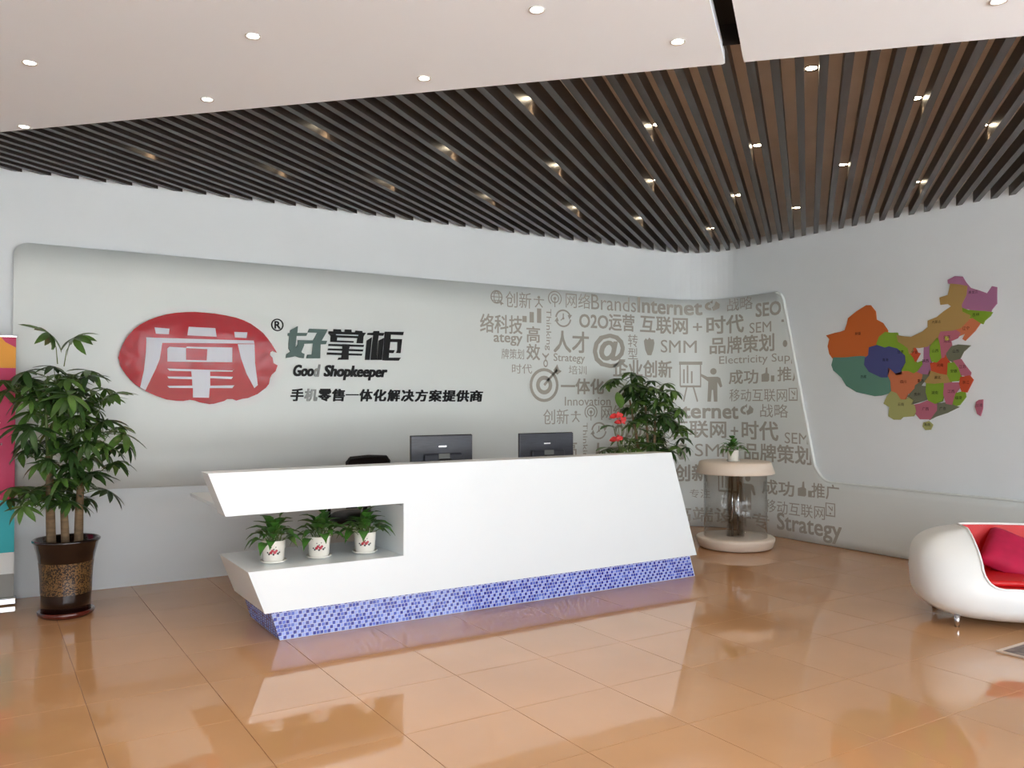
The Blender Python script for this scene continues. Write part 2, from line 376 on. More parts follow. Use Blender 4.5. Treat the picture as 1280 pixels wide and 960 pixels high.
ss += [7.2+RC*PI/2*i/24 for i in range(24)]+[SC]
s = SC+.06
while s < s_end:
    ss.append(s); s += .02 if s_top-.1 < s < s_bot+.3 else .1
ss += [s_top-.07, s_top+.03, s_bot, s_bot+.03, s_bot+.06]
ss = sorted(set(round(x, 4) for x in ss))
bm = bmesh.new(); rowf = []; rowb = []
for s in ss:
    a, b = zlo(s), zhi(s); nz = 8; f = []; e = .006
    p = wp(s, POFF); q = wp(s, .004)
    rowf.append([bm.verts.new((p.x, p.y, a+(b-a)*i/nz)) for i in range(nz+1)]); rowb.append([bm.verts.new((q.x, q.y, a)), bm.verts.new((q.x, q.y, b))])
for i in range(len(ss)-1):
    for j in range(8): bm.faces.new((rowf[i][j], rowf[i+1][j], rowf[i+1][j+1], rowf[i][j+1])).smooth = True
    bm.faces.new((rowf[i][8], rowf[i+1][8], rowb[i+1][1], rowb[i][1])); bm.faces.new((rowf[i+1][0], rowf[i][0], rowb[i][0], rowb[i+1][0]))
bm.faces.new([*rowf[0], rowb[0][1], rowb[0][0]]); 
bmesh.ops.transform(bm, matrix=pan_inv, verts=bm.verts)
me = bpy.data.meshes.new('board'); bm.to_mesh(me); bm.free(); finish('board', me, M['panel'], pan)
# bright rounded rim along the slanted edge
bm = bmesh.new(); pts = []
for s in [x for x in ss if s_top-.09 <= x <= s_end]:
    p = wp(s, POFF); pts.append((p.x-4, p.y-YB, zhi(s)-.004))
tube(bm, pts, .011, 8); obj('edge_bead', bm, M['panel'], pan, True)

def bend(bm, off, inv):
    for v in bm.verts:
        p = wp(v.co.x, off+v.co.z); v.co = Vector((p.x, p.y, v.co.y))
    bmesh.ops.transform(bm, matrix=inv, verts=bm.verts)
def clip_slant(bm):
    # cut what would run past the panel's slanted edge (flat arc-length / height space)
    if max(v.co.x for v in bm.verts) < s_top-.15 or min(v.co.y for v in bm.verts) < .70: return
    a = Vector((s_top-.01, 2.70, 0)); b = Vector((s_bot-.03, .86, 0)); d = (b-a).normalized(); nrm = Vector((-d.y, d.x, 0))
    if nrm.x < 0: nrm = -nrm
    g = list(bm.verts)+list(bm.edges)+list(bm.faces)
    bmesh.ops.bisect_plane(bm, geom=g, plane_co=a, plane_no=nrm, clear_outer=True)
def bolden(bm, w_):
    # heavier strokes: the same glyph again, shifted by twice the weight
    if w_ <= 0: return
    geo = list(bm.verts)+list(bm.edges)+list(bm.faces)
    for i_, (dx, dy) in enumerate(((2, 0), (0, 2), (2, 2), (1, 1))):
        r = bmesh.ops.duplicate(bm, geom=geo)
        for g in r['geom']:
            if isinstance(g, bmesh.types.BMVert): g.co.x += dx*w_; g.co.y += dy*w_; g.co.z += .00025*(i_+1)
def text_bms(items):
    """items: (string, weight, shear) -> flat meshes in em units"""
    tmp = []
    for st, wt, sh in items:
        c = bpy.data.curves.new('t', 'FONT'); c.body = st; c.shear = sh; c.resolution_u = 3; c.space_character = 1.0
        o = bpy.data.objects.new('t', c); col.objects.link(o); tmp.append(o)
    bpy.context.view_layer.update(); dg = bpy.context.evaluated_depsgraph_get(); out = []
    for o in tmp:
        me = bpy.data.meshes.new_from_object(o.evaluated_get(dg)); bm = bmesh.new(); bm.from_mesh(me); bolden(bm, items[len(out)][1]); out.append(bm); bpy.data.meshes.remove(me)
    for o in tmp:
        c = o.data; bpy.data.objects.remove(o); bpy.data.curves.remove(c)
    return out
def fit(bm, s0, s1, z0, z1):
    xs = [v.co.x for v in bm.verts]; ys = [v.co.y for v in bm.verts]; ax, bx, ay, by = min(xs), max(xs), min(ys), max(ys)
    for v in bm.verts: v.co = Vector((s0+(v.co.x-ax)/(bx-ax)*(s1-s0), z0+(v.co.y-ay)/(by-ay)*(z1-z0), v.co.z))
def thicken(bm, d):
    r = bmesh.ops.extrude_face_region(bm, geom=list(bm.faces))
    for g in r['geom']:
        if isinstance(g, bmesh.types.BMVert): g.co.z += d
def place(bm, name, m, parent, inv, off, d, clip=False, halve=False):
    if clip: clip_slant(bm)
    if not bm.faces: bm.free(); return
    # cut at fixed steps on the curved stretch so that faces follow the wall
    lo = min(v.co.x for v in bm.verts); hi = max(v.co.x for v in bm.verts)
    if hi > CX and lo < SC:
        x = CX
        while x <= SC+.001:
            if lo < x < hi: bmesh.ops.bisect_plane(bm, geom=list(bm.verts)+list(bm.edges)+list(bm.faces), plane_co=(x, 0, 0), plane_no=(1, 0, 0))
            x += RC*PI/2/24
    thicken(bm, d); bend(bm, off, inv); bmesh.ops.recalc_face_normals(bm, faces=bm.faces)
    return obj(name, bm, m, parent)
# ---- word cloud: text, (s0, s1, z0, z1), weight, upright stacking
W = [('创新', 4.826, 5.160, 2.585, 2.76, .0), ('网络', 5.63, 5.984, 2.625, 2.80, .0), ('Brands', 5.996, 6.674, 2.625, 2.80, .0), ('Internet', 6.695, 7.685, 2.625, 2.815, .022), ('战略', 8.022, 8.426, 2.655, 2.81, 0),
 ('SEO', 8.47, 8.845, 2.55, 2.715, .022), ('络科技', 4.505, 5.043, 2.295, 2.50, .012), ('O2O运营', 5.822, 6.649, 2.39, 2.597, .018), ('互联网', 6.737, 7.493, 2.385, 2.60, .018), ('+', 7.56, 7.68, 2.43, 2.53, .01), ('时代', 7.735, 8.288, 2.385, 2.61, .02),
 ('SEM', 8.375, 8.70, 2.365, 2.49, 0), ('ategy', 4.674, 5.043, 2.165, 2.288, .014), ('高', 5.096, 5.277, 2.21, 2.39, .014), ('效', 5.096, 5.277, 2.015, 2.195, .014), ('人才', 5.462, 5.960, 2.11, 2.36, .016), ('@', 6.018, 6.510, 1.948, 2.353, .02),
 ('转', 6.548, 6.698, 2.205, 2.358, 0), ('型', 6.548, 6.698, 2.06, 2.195, 0), ('SMM', 7.070, 7.610, 2.155, 2.312, 0), ('品牌策划', 7.777, 8.744, 2.138, 2.348, .018), ('牌策划', 4.775, 5.064, 2.02, 2.132, 0), ('Strategy', 5.462, 5.902, 1.985, 2.10, .004),
 ('Electricity Supply', 7.905, 9.19, 1.985, 2.11, 0), ('时代', 4.908, 5.170, 1.864, 1.969, 0), ('培训', 5.673, 5.925, 1.866, 1.967, 0), ('企业创新', 6.31, 7.255, 1.845, 2.058, .02), ('成功', 8.042, 8.506, 1.763, 1.936, .016), ('推广', 8.788, 9.19, 1.785, 1.953, .012),
 ('一体化', 5.561, 6.182, 1.638, 1.821, .022), ('Innovation', 5.617, 6.278, 1.508, 1.609, 0), ('专注', 7.0, 7.268, 1.64, 1.748, 0), ('移动互联网', 8.053, 8.923, 1.553, 1.704, 0)]
DS, DZ = .51, -1.285
B = [w_ for w_ in W if w_[1] > 5.0 and w_[0] not in ('络科技', 'ategy', '牌策划', '推广', '移动互联网') and w_[2] < 8.93+.2]
B = [(t, a+DS, b+DS, c+DZ, d+DZ, wt) for t, a, b, c, d, wt in B]+[('创新', 5.32, 5.67, 1.30, 1.47, 0), ('推广', 9.25, 9.60, .50, .665, .012), ('移动互联网', 8.60, 9.42, .27, .42, 0),
  ('Strategy', 8.77, 9.63, -.0+.03, .285, .016), ('高端设计专', 7.27, 8.66, .06, .245, .018)]
allw = [(x, True) for x in W]+[(x, True) for x in B]
bms = text_bms([(x[0][0], x[0][5], 0) for x in allw])
for ((t, a, b, c, d, wt), cl), bm in zip(allw, bms):
    if b < 4.6 or d < .02 or (b > 9.3 and c > .7): bm.free(); continue
    if c < .01: c = .012
    fit(bm, a, b, c, d); place(bm, 'word', M['print'], pan, pan_inv, POFF, .0015, True)
# vertical "Thinking"
for ds, dz in ((0, 0), (DS, DZ)):
    bm, = text_bms([('Thinking', 0, 0)])
    for v in bm.verts: v.co = Vector((v.co.y, -v.co.x, 0))
    fit(bm, 5.342+ds, 5.429+ds, 2.13+dz, 2.595+dz); place(bm, 'word', M['print'], pan, pan_inv, POFF, .0015)
# ---- icons, drawn from simple flat shapes in a unit box (x 0..1, y 0..1)
def ring(bm, cx, cy, ro, ri, a0=0, a1=2*PI, n=28, asp=1):
    a = [bm.verts.new((cx+ro*math.cos(a0+(a1-a0)*i/n), cy+asp*ro*math.sin(a0+(a1-a0)*i/n), 0)) for i in range(n+1)]
    b = [bm.verts.new((cx+ri*math.cos(a0+(a1-a0)*i/n), cy+asp*ri*math.sin(a0+(a1-a0)*i/n), 0)) for i in range(n+1)] if ri > 0 else None
    if b:
        for i in range(n): bm.faces.new((b[i], a[i], a[i+1], b[i+1]))
    else: bm.faces.new(a[:-1])
def poly(bm, pts): bm.faces.new([bm.verts.new((x, y, 0)) for x, y in pts])
def line(bm, x0, y0, x1, y1, t):
    d = Vector((x1-x0, y1-y0)); n = Vector((-d.y, d.x)).normalized()*t/2
    poly(bm, [(x0-n.x, y0-n.y), (x1-n.x, y1-n.y), (x1+n.x, y1+n.y), (x0+n.x, y0+n.y)])
def ic_globe(b):
    ring(b, .45, .52, .44, .36); ring(b, .45, .52, .22, .17, asp=1.9); line(b, .06, .52, .84, .52, .05); line(b, .12, .75, .78, .75, .05); line(b, .12, .29, .78, .29, .05); poly(b, [(.6, .35), (1, .1), (.84, .06), (.78, -.02)])
def ic_man(b):
    ring(b, .5, .86, .13, 0, n=12); line(b, .5, .72, .5, .35, .12); line(b, .0, .66, 1, .66, .08); line(b, .5, .4, .15, 0, .1); line(b, .5, .4, .85, 0, .1)
def ic_ant(b):
    ring(b, .5, .58, .5, .43, -.9, PI+.9); ring(b, .5, .58, .31, .24); ring(b, .5, .58, .11, 0, n=12); line(b, .5, .5, .5, 0, .06)
def ic_cycle(b):
    ring(b, .5, .5, .5, .41, .3, PI-.1); ring(b, .5, .5, .5, .41, PI+.3, 2*PI-.1); poly(b, [(.88, .45), (1.05, .72), (.78, .70)]); poly(b, [(.12, .55), (-.05, .30), (.22, .32)]); line(b, .5, .5, .5, .78, .06); line(b, .5, .5, .34, .38, .05); ring(b, .5, .5, .07, 0, n=8)
def ic_bars(b):
    for i, (x, h) in enumerate(((0, .42), (.37, .72), (.76, 1))): poly(b, [(x, .0), (x+.22, .0), (x+.22, h), (x, h)])
def ic_leafs(b):
    ring(b, .34, .5, .34, .14, PI*.5, PI*1.6); poly(b, [(.55, .1), (.95, .3), (1, .62), (.72, .9), (.62, .55), (.45, .4)]); poly(b, [(.3, .8), (.52, 1), (.5, .7)])
def ic_fist(b):
    poly(b, [(.05, .55), (.0, .8), (.16, .95), (.34, .86), (.5, 1), (.7, .9), (.92, .92), (1, .7), (.9, .35), (.7, .0), (.34, .0), (.12, .3)])
def ic_male(b):
    ring(b, .5, .28, .28, .17, asp=1); line(b, .5, .5, .5, .9, .1); line(b, .1, 1, .5, .72, .12); line(b, .9, 1, .5, .72, .12)
def ic_target(b):
    ring(b, .45, .44, .45, .37); ring(b, .45, .44, .25, .14); line(b, .45, .44, .86, .86, .07); poly(b, [(.74, .84), (.86, 1), (.92, .86), (1, .82), (.86, .72)])
def ic_board(b):
    poly(b, [(0, .92), (1, .92), (1, 1), (0, 1)]); line(b, .05, .92, .05, .38, .05); line(b, .93, .92, .93, .38, .05); line(b, .05, .38, .95, .38, .05)
    for x, h in ((.22, .35), (.38, .45), (.56, .3)): line(b, x, .46, x, .46+h, .07)
    line(b, .35, .38, .2, 0, .06); line(b, .62, .38, .8, 0, .06)
def ic_bman(b):
    ring(b, .58, .90, .15, 0, n=14, asp=.65); poly(b, [(.3, .74), (.78, .74), (.9, .70), (1, .45), (.9, .42), (.76, .58), (.76, .0), (.6, .0), (.56, .35), (.5, .35), (.46, .0), (.3, .0), (.34, .6), (.0, .76), (.0, .84)])
def ic_thumb(b):
    poly(b, [(0, .0), (.5, .0), (.6, .1), (.6, .52), (.48, .6), (.46, 1), (.34, .95), (.3, .6), (.0, .52)]); poly(b, [(.74, .0), (1, .0), (1, .42), (.74, .42)])
def ic_phone(b):
    poly(b, [(0, 0), (1, 0), (1, .1), (0, .1)]); poly(b, [(0, .93), (1, .93), (1, 1), (0, 1)]); line(b, .05, 0, .05, 1, .1); line(b, .95, 0, .95, 1, .1); ring(b, .5, .22, .1, 0, n=8, asp=.8); line(b, .3, .75, .7, .45, .1); line(b, .7, .75, .7, .45, .08)
def ic_wifi(b):
    line(b, .1, 1, 1.2, 1, .09); ring(b, .35, .45, .75, .55, .1, 1.5, n=12); ring(b, .5, .15, .26, 0, n=14, asp=.5)
IC = [(ic_globe, 4.633, 4.805, 2.60, 2.767), (ic_man, 5.192, 5.332, 2.607, 2.735), (ic_ant, 5.386, 5.574, 2.62, 2.79), (ic_leafs, 7.716, 7.919, 2.66, 2.81), (ic_bars, 5.043, 5.299, 2.432, 2.593), (ic_cycle, 5.485, 5.708, 2.40, 2.60),
      (ic_fist, 6.799, 6.966, 2.115, 2.33), (ic_male, 5.299, 5.407, 1.94, 2.092), (ic_target, 5.138, 5.572, 1.555, 1.975), (ic_board, 7.366, 7.680, 1.55, 2.048), (ic_bman, 7.66, 7.947, 1.55, 1.966), (ic_thumb, 8.554, 8.742, 1.786, 1.954), (ic_phone, 8.945, 9.067, 1.564, 1.709), (ic_wifi, 8.836, 8.96, 2.17, 2.48)]
for f, a, b, c, d in IC:
    for ds, dz in ((0, 0), (DS, DZ)):
        if ds and (a < 5.1 or f in (ic_wifi,)): continue
        bm = bmesh.new(); f(bm)
        if ds and f is ic_phone: ds, dz = .483, -1.245
        for v in bm.verts: v.co = Vector((a+ds+v.co.x*(b-a), c+dz+v.co.y*(d-c), 0))
        place(bm, 'icon', M['print'], pan, pan_inv, POFF, .0015, True)
# ------------------------------------------------------------------ raised lettering left of the word cloud
def sgn(name, label, cat, items, d=.018, group=None):
    cx_ = min(i[2] for i in items); t = thing(name, label, cat, (cx_, YB-POFF, items[0][4]))
    inv = Matrix.Translation((-cx_, -(YB-POFF), -items[0][4]))
    for (nm, st, a, b, c, e, wt, sh, m), bm in zip(items, text_bms([(i[1], i[6], i[7]) for i in items])):
        fit(bm, a, b, c, e); o = place(bm, nm, m, t, inv, POFF, d)
        if m in (M['greygreen'], M['palegrey']): o['label'] = 'greyish letter'
    return t
def P(u, v): p = at(u, v, YB-POFF); return p.x, p.z
def cell(nm, st, u0, v0, u1, v1, wt, sh, m):
    a, zt = P(u0, v0); b, zt2 = P(u1, v0); _, zb = P(u0, v1); _, zb2 = P(u1, v1); return (nm, st, a, b, (zb+zb2)/2, (zt+zt2)/2, wt, sh, m)
CH = {
'hao': [[(150,265),(195,260),(200,205),(345,125),(335,260),(540,262),(515,318),(320,320),(300,520),(310,560),(345,490),(350,405),(660,410),(660,470),(470,478),(470,510),(415,640),(430,660),(480,680),(465,765),(380,755),(300,722),(210,745),(110,762),(125,680),(200,635),(165,570),(165,480),(180,320),(150,315)],
 [(580,178),(940,190),(915,250),(820,415),(930,420),(905,485),(800,490),(790,768),(520,768),(540,695),(630,690),(655,410),(740,255),(545,250)]],
'zhang': [[(970,225),(1705,258),(1680,300),(965,280)],[(1065,185),(1205,190),(1215,235),(1060,235)],[(1290,190),(1415,195),(1420,245),(1285,240)],[(1505,215),(1630,222),(1640,255),(1490,250)],
 [(975,285),(1100,285),(1130,350),(1120,440),(1000,440),(1010,320)],[(1570,290),(1680,290),(1655,340),(1645,470),(1525,465),(1540,380)],[(1100,305),(1570,325),(1560,365),(1120,350)],[(1120,410),(1460,425),(1455,455),(1000,440)],
 [(965,480),(1665,500),(1655,540),(960,520)],[(960,570),(1650,592),(1640,632),(950,605)],[(935,650),(1630,678),(1620,715),(930,695)],[(1240,485),(1390,490),(1360,600),(1355,795),(1150,795),(1165,755),(1220,755),(1240,600)]],
'gui': [[(1745,262),(1855,255),(1870,222),(1970,222),(1975,258),(2075,262),(2050,318),(1740,300)],[(1860,300),(1960,310),(1940,440),(1920,800),(1805,800),(1835,500)],[(1825,350),(1805,560),(1780,800),(1695,798),(1730,410)],[(2065,360),(2045,560),(2025,800),(1935,800),(1970,410)],
 [(2090,235),(2205,240),(2195,400),(2170,620),(2160,755),(2155,812),(2045,808),(2070,560)],[(2090,235),(2460,240),(2445,305),(2195,295)],[(2150,755),(2400,755),(2360,815),(2080,812)],[(2190,380),(2425,385),(2420,445),(2180,440)],[(2345,400),(2425,390),(2395,665),(2315,660),(2340,600)],[(2170,600),(2280,605),(2250,665),(2160,660)]]}
cx_, cz_ = P(380, 448); t = thing('chinese_lettering', 'three large raised Chinese characters, first grey-green, others black, right of the oval sign', 'lettering', (cx_, YB-POFF, cz_)); inv = Matrix.Translation((-cx_, -(YB-POFF), -cz_))
for k_, polys in CH.items():
    bm = bmesh.new()
    for ip, pl in enumerate(polys):
        f = bm.faces.new([bm.verts.new((*P(350+x/16, 400+y/16), ip*.0003)) for x, y in pl]); bmesh.ops.triangulate(bm, faces=[f])
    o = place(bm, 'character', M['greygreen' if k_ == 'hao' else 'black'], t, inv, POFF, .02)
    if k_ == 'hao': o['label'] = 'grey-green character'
sgn('english_lettering', 'black raised slanted words in Latin letters under the three large Chinese characters', 'lettering',
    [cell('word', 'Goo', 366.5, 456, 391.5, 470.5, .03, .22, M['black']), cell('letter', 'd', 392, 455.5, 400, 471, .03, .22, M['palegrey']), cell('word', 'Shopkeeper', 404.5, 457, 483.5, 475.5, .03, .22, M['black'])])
slog = '手机零售一体化解决方案提供商'
its = []
for i, ch in enumerate(slog):
    u0 = 363+i*17.25; u1 = u0+16.2; v0 = 485.5+i*.18; v1 = 501.5+i*.06
    if ch == '一': v0, v1 = v0+6.5, v1-7.5
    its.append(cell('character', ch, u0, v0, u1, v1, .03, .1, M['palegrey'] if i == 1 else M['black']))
sgn('slogan_lettering', 'long line of small black Chinese characters below the Latin words', 'lettering', its, .01)
t = sgn('registered_mark', 'small black circled letter R at the upper right of the red oval sign', 'lettering', [cell('letter', 'R', 343, 401.5, 350.5, 411, .02, 0, M['black'])], .008)
bm = bmesh.new(); ring(bm, 0, 0, .058, .047); x, z = P(346.5, 406.2)
for v in bm.verts: v.co = Vector((v.co.x+x, v.co.y+z, 0))
place(bm, 'ring', M['black'], t, Matrix.Translation(-t.location), POFF, .008)
# ------------------------------------------------------------------ red oval sign with the ragged right end
def Z(x, y): return P(130+x/5.818, 380+y/5.818)
outl = [(100,390),(112,345),(130,300),(152,260),(180,222),(215,185),(260,150),(318,120),(380,96),(450,77),(520,66),(590,61),(660,60),(730,65),(800,72),(875,84),(950,100),(1008,120),(1060,145),(1110,180),(1150,212),(1185,255),(1210,290),(1250,355),(1218,342),(1203,352),(1200,372),(1218,392),(1225,430),(1255,447),(1240,490),(1212,515),(1200,540),(1192,582),(1170,610),(1140,632),(1110,655),(1080,667),(1040,684),(1000,690),(955,702),(930,692),(890,692),(865,706),(830,715),(795,725),(760,728),(725,722),(690,715),(655,702),(620,697),(570,705),(520,704),(450,695),(380,670),(300,635),(230,590),(190,555),(160,520),(135,486),(115,450)]
tx, tz = Z(660, 400)
sg = thing('oval_sign', 'glossy red oval wall sign with silver character strokes and a chipped right end', 'sign', (tx, YB-POFF, tz)); sinv = Matrix.Translation((-tx, -(YB-POFF), -tz))
def plate(pts, name, m, off, d, bow=0):
    bm = bmesh.new(); q = [Z(*p) for p in pts]
    f = bm.faces.new([bm.verts.new((a, b, 0)) for a, b in q]); bmesh.ops.triangulate(bm, faces=[f])
    return place(bm, name, m, sg, sinv, POFF+off, d)
plate(outl, 'plaque', M['red'], .012, .022)
bm = bmesh.new()
for u, v in ((300, 300), (900, 200), (500, 600), (1000, 560)):
    x, z = Z(u, v); tube(bm, [(x-tx, 0.0, z-tz), (x-tx, -.014, z-tz)], .015, 10)
obj('standoff', bm, M['steel'], sg)
st = [[(362,172),(470,182),(465,222),(372,218)], [(610,168),(802,178),(812,240),(600,230)], [(940,205),(1035,208),(1028,250),(945,245)],
      [(303,245),(1080,268),(1086,290),(418,284),(400,400),(372,470),(296,628),(258,606),(286,480),(300,350)], [(965,294),(1086,294),(1090,430),(1110,590),(1085,612),(1030,510),(990,400)],
      [(470,312),(590,320),(590,408),(740,412),(745,330),(590,322),(596,312),(925,318),(925,424),(455,420),(455,325)],
      [(455,470),(930,485),(938,474),(925,492),(765,492),(765,525),(930,530),(920,546),(765,540),(765,595),(940,592),(925,612),(762,612),(756,682),(640,680),(640,612),(470,610),(455,596),(636,594),(634,548),(465,542),(455,528),(632,530),(628,490),(470,486)]]
for s_ in st: plate(s_, 'stroke', M['silver'], .0345, .004)
# ------------------------------------------------------------------ wall map
mp = thing('wall_map', 'colourful flat relief map made of province pieces mounted on the right wall', 'wall map', (XR, 4.6, 1.9))
def atx(u, v, X):
    r = _F+_R*((u-640)/FPX)+_U*((480-v)/FPX); return Vector((0, 0, CAMH))+r*(X/r.x)
prov = {
'新疆': ('O', [(65,440),(120,425),(180,410),(200,340),(245,300),(300,262),(325,262),(355,300),(360,350),(400,370),(430,410),(430,425),(390,455),(375,500),(330,520),(325,560),(300,575),(200,578),(110,580),(85,545),(75,500),(85,460)]),
'西藏': ('T', [(110,582),(300,576),(300,620),(330,660),(400,690),(440,690),(460,720),(465,790),(430,790),(350,805),(290,790),(250,780),(190,745),(160,700),(110,660),(98,630)]),
'青海': ('B', [(330,520),(380,505),(430,520),(450,512),(500,525),(540,560),(545,600),(515,640),(520,670),(485,675),(450,640),(435,690),(400,690),(330,657),(300,618),(305,580),(325,565)]),
'甘肃': ('G', [(375,500),(392,455),(430,425),(500,430),(510,470),(570,510),(580,570),(610,600),(640,590),(645,610),(615,650),(590,665),(560,650),(520,650),(545,600),(543,562),(500,523),(450,510),(430,518),(380,504)]),
'宁夏': ('R', [(602,505),(620,545),(635,550),(608,600),(595,572),(575,548),(598,540)]),
'内蒙古': ('N', [(500,430),(590,440),(660,410),(690,385),(690,350),(740,330),(820,270),(800,255),(760,260),(755,215),(800,200),(815,130),(920,145),(915,200),(885,260),(890,300),(940,320),(930,345),(880,390),(830,405),(760,410),(745,450),(690,500),(640,508),(604,506),(598,538),(578,545),(570,510),(510,470)]),
'黑龙江': ('V', [(817,127),(815,105),(860,82),(905,85),(950,150),(1040,180),(1070,140),(1100,145),(1100,235),(1070,270),(1060,295),(985,287),(888,264),(915,200),(922,144)]),
'吉林': ('G', [(888,268),(985,290),(1075,298),(1060,320),(1030,345),(1020,365),(990,355),(960,340),(920,315),(890,300)]),
'辽宁': ('S', [(955,340),(1000,368),(970,410),(915,465),(900,455),(915,425),(880,440),(850,410),(890,378),(935,347)]),
'河北': ('P', [(760,410),(840,405),(880,430),(860,460),(825,475),(830,500),(800,540),(790,565),(765,575),(757,500),(750,450)]),
'北京': ('Y', [(790,445),(812,448),(815,468),(795,470)]),
'山西': ('G', [(745,455),(757,500),(765,575),(740,600),(710,595),(700,560),(700,510)]),
'陕西': ('V', [(662,505),(697,505),(692,560),(705,600),(700,650),(690,683),(650,678),(618,655),(645,610),(660,590)]),
'山东': ('K', [(830,510),(870,500),(940,505),(900,540),(880,580),(840,600),(805,580),(805,540)]),
'河南': ('R', [(710,640),(705,612),(745,602),(790,567),(815,610),(810,645),(806,678),(760,670),(712,655)]),
'江苏': ('P', [(847,600),(890,590),(910,620),(945,665),(940,690),(890,680),(870,640)]),
'安徽': ('G', [(812,615),(847,610),(870,642),(886,690),(870,715),(825,718),(808,680)]),
'浙江': ('R', [(888,700),(940,690),(960,715),(945,745),(925,785),(895,780),(882,740)]),
'湖北': ('N', [(700,660),(760,674),(808,684),(822,725),(820,733),(760,735),(690,738),(668,718),(690,687)]),
'重庆': ('K', [(650,682),(690,687),(665,720),(650,735),(640,752),(600,770),(600,745),(640,720)]),
'四川': ('S', [(450,645),(490,680),(520,672),(560,655),(600,668),(645,685),(638,720),(598,745),(590,800),(560,790),(545,830),(520,835),(495,800),(468,780),(462,720),(445,690)]),
'贵州': ('K', [(600,775),(640,755),(675,760),(680,830),(620,850),(585,860),(600,835),(565,815)]),
'湖南': ('G', [(680,740),(775,738),(780,800),(770,840),(730,855),(690,835),(678,790)]),
'江西': ('P', [(790,740),(870,735),(880,760),(850,800),(835,860),(800,853),(785,800)]),
'福建': ('G', [(860,797),(910,785),(915,820),(880,865),(845,873),(840,850)]),
'广东': ('K', [(740,862),(800,855),(845,873),(870,882),(800,915),(740,935),(700,955),(737,905)]),
'广西': ('P', [(600,870),(680,847),(735,860),(735,900),(698,950),(640,950),(615,920)]),
'云南': ('L', [(465,790),(495,802),(520,838),(545,837),(565,820),(595,838),(583,862),(598,872),(605,905),(590,930),(530,935),(515,950),(480,950),(450,930),(455,880),(420,860),(440,820)]),
'海南': ('L', [(660,978),(690,970),(712,990),(700,1018),(672,1020),(656,1000)]),
'台湾': ('P', [(985,850),(1000,840),(1022,838),(1020,890),(1008,930),(990,918),(978,880)]) }
pc = dict(O=(222,112,44), T=(104,154,136), B=(78,84,146), G=(142,182,48), R=(214,84,44), N=(190,156,92), V=(182,120,160), S=(222,128,84), P=(198,112,134), Y=(220,210,90), K=(122,126,104), L=(184,186,118))
pm = {k: mat('map_'+n, rgb(*[c_*.86 for c_ in v]), .6) for (k, v), n in zip(pc.items(), ('orange','teal','blue','green','red','tan','violet','salmon','pink','yellow','grey_green','pale_green'))}
nt_ = text_bms([(k, .0, 0) for k in prov])
for (nm, (c, pts)), tb in zip(prov.items(), nt_):
    bm = bmesh.new(); q = [atx(1020+x/4.923, 330+y/4.923, XR-.02) for x, y in pts]
    # roughen the outline a little
    qq = []
    for a, b in zip(q, q[1:]+q[:1]):
        qq.append(a); L_ = (b-a).length
        if L_ > .12:
            n = int(L_/.06)
            for i in range(1, n):
                p = a.lerp(b, i/n); nn = noise.noise(p*13)*.016; d = (b-a).normalized(); qq.append(p+Vector((0, -d.z, d.y))*nn)
    cc = Vector((0, sum(p.y for p in q)/len(q), sum(p.z for p in q)/len(q))); ii = list(prov).index(nm); th_ = .012+.0004*(ii % 6)
    prism(bm, [(-th_, p.y+math.copysign(min(.014, abs(p.y-cc.y)*.12), p.y-cc.y)-4.6, p.z+math.copysign(min(.014, abs(p.z-cc.z)*.12), p.z-cc.z)-1.9) for p in qq], (th_-.001, 0, 0)); bmesh.ops.triangulate(bm, faces=bm.faces)
    po = obj('province', bm, pm[c], mp)
    cy_ = sum(p.y for p in q)/len(q)-4.6; cz_ = sum(p.z for p in q)/len(q)-1.9
    hh = .035 if len(nm) < 3 else .03
    for v in tb.verts: v.co = Vector((-.0148, cy_+len(nm)*hh/2-v.co.x*hh, cz_+v.co.y*hh))
    tb.normal_update(); to = obj('province_name', tb, M['black'], po)
# ------------------------------------------------------------------ reception desk
dk = thing('reception_desk', 'long white angular reception desk with a shelf recess and blue mosaic plinth', 'desk', (3.5, 5.86, 0)); O = Vector((3.5, 5.86, 0))
def dprism(name, m, xz, y0, y1, bev=.0, parent=None):
    bm = bmesh.new(); prism(bm, [(x-3.5, y0-5.86, z) for x, z in xz], (0, y1-y0, 0), bev); return obj(name, bm, m, parent or dk)
XLf = lambda z: 1.648-.389*z
XRf = lambda z: 5.457-.3216*z
YD = 5.46
fp = [(XLf(.205), .205), (XRf(.205), .205), (XRf(1.123), 1.123), (XLf(1.126), 1.126), (XLf(.85), .85), (2.546, .852), (2.546, .481), (XLf(.484), .484)]
dprism('front_panel', M['desk'], fp, YD, YD+.03)
dprism('upper_band', M['desk'], [(XLf(.85), .851), (2.6, .851), (2.6, 1.1255), (XLf(1.126), 1.1255)], YD+.0301, YD+.19)
dprism('upper_band', M['desk'], [(2.6, .83), (XRf(.85)-.002, .83), (XRf(1.12)-.002, 1.1225), (2.6, 1.1255)], YD+.0301, YD+.19)
dprism('lower_block', M['desk'], [(XLf(.205)+.001, .206), (2.5455, .206), (2.5455, .4805), (XLf(.484)+.001, .4835)], YD+.0301, 6.23)
dprism('cabinet_body', M['desk'], [(2.5465, .206), (XRf(.205)-.002, .206), (XRf(.829)-.002, .829), (2.5465, .829)], YD+.0301, 6.05)
dprism('worktop', M['desk'], [(1.40, .829), (5.1, .829), (5.1, .855), (1.40, .855)], YD+.20, 6.92, .003)
dprism('rear_leg', M['desk'], [(4.95, 0), (5.0, 0), (5.0, .828), (4.95, .828)], 6.1, 6.85)
dprism('rear_leg', M['desk'], [(3.3, 0), (3.35, 0), (3.35, .828), (3.3, .828)], 6.3, 6.85)
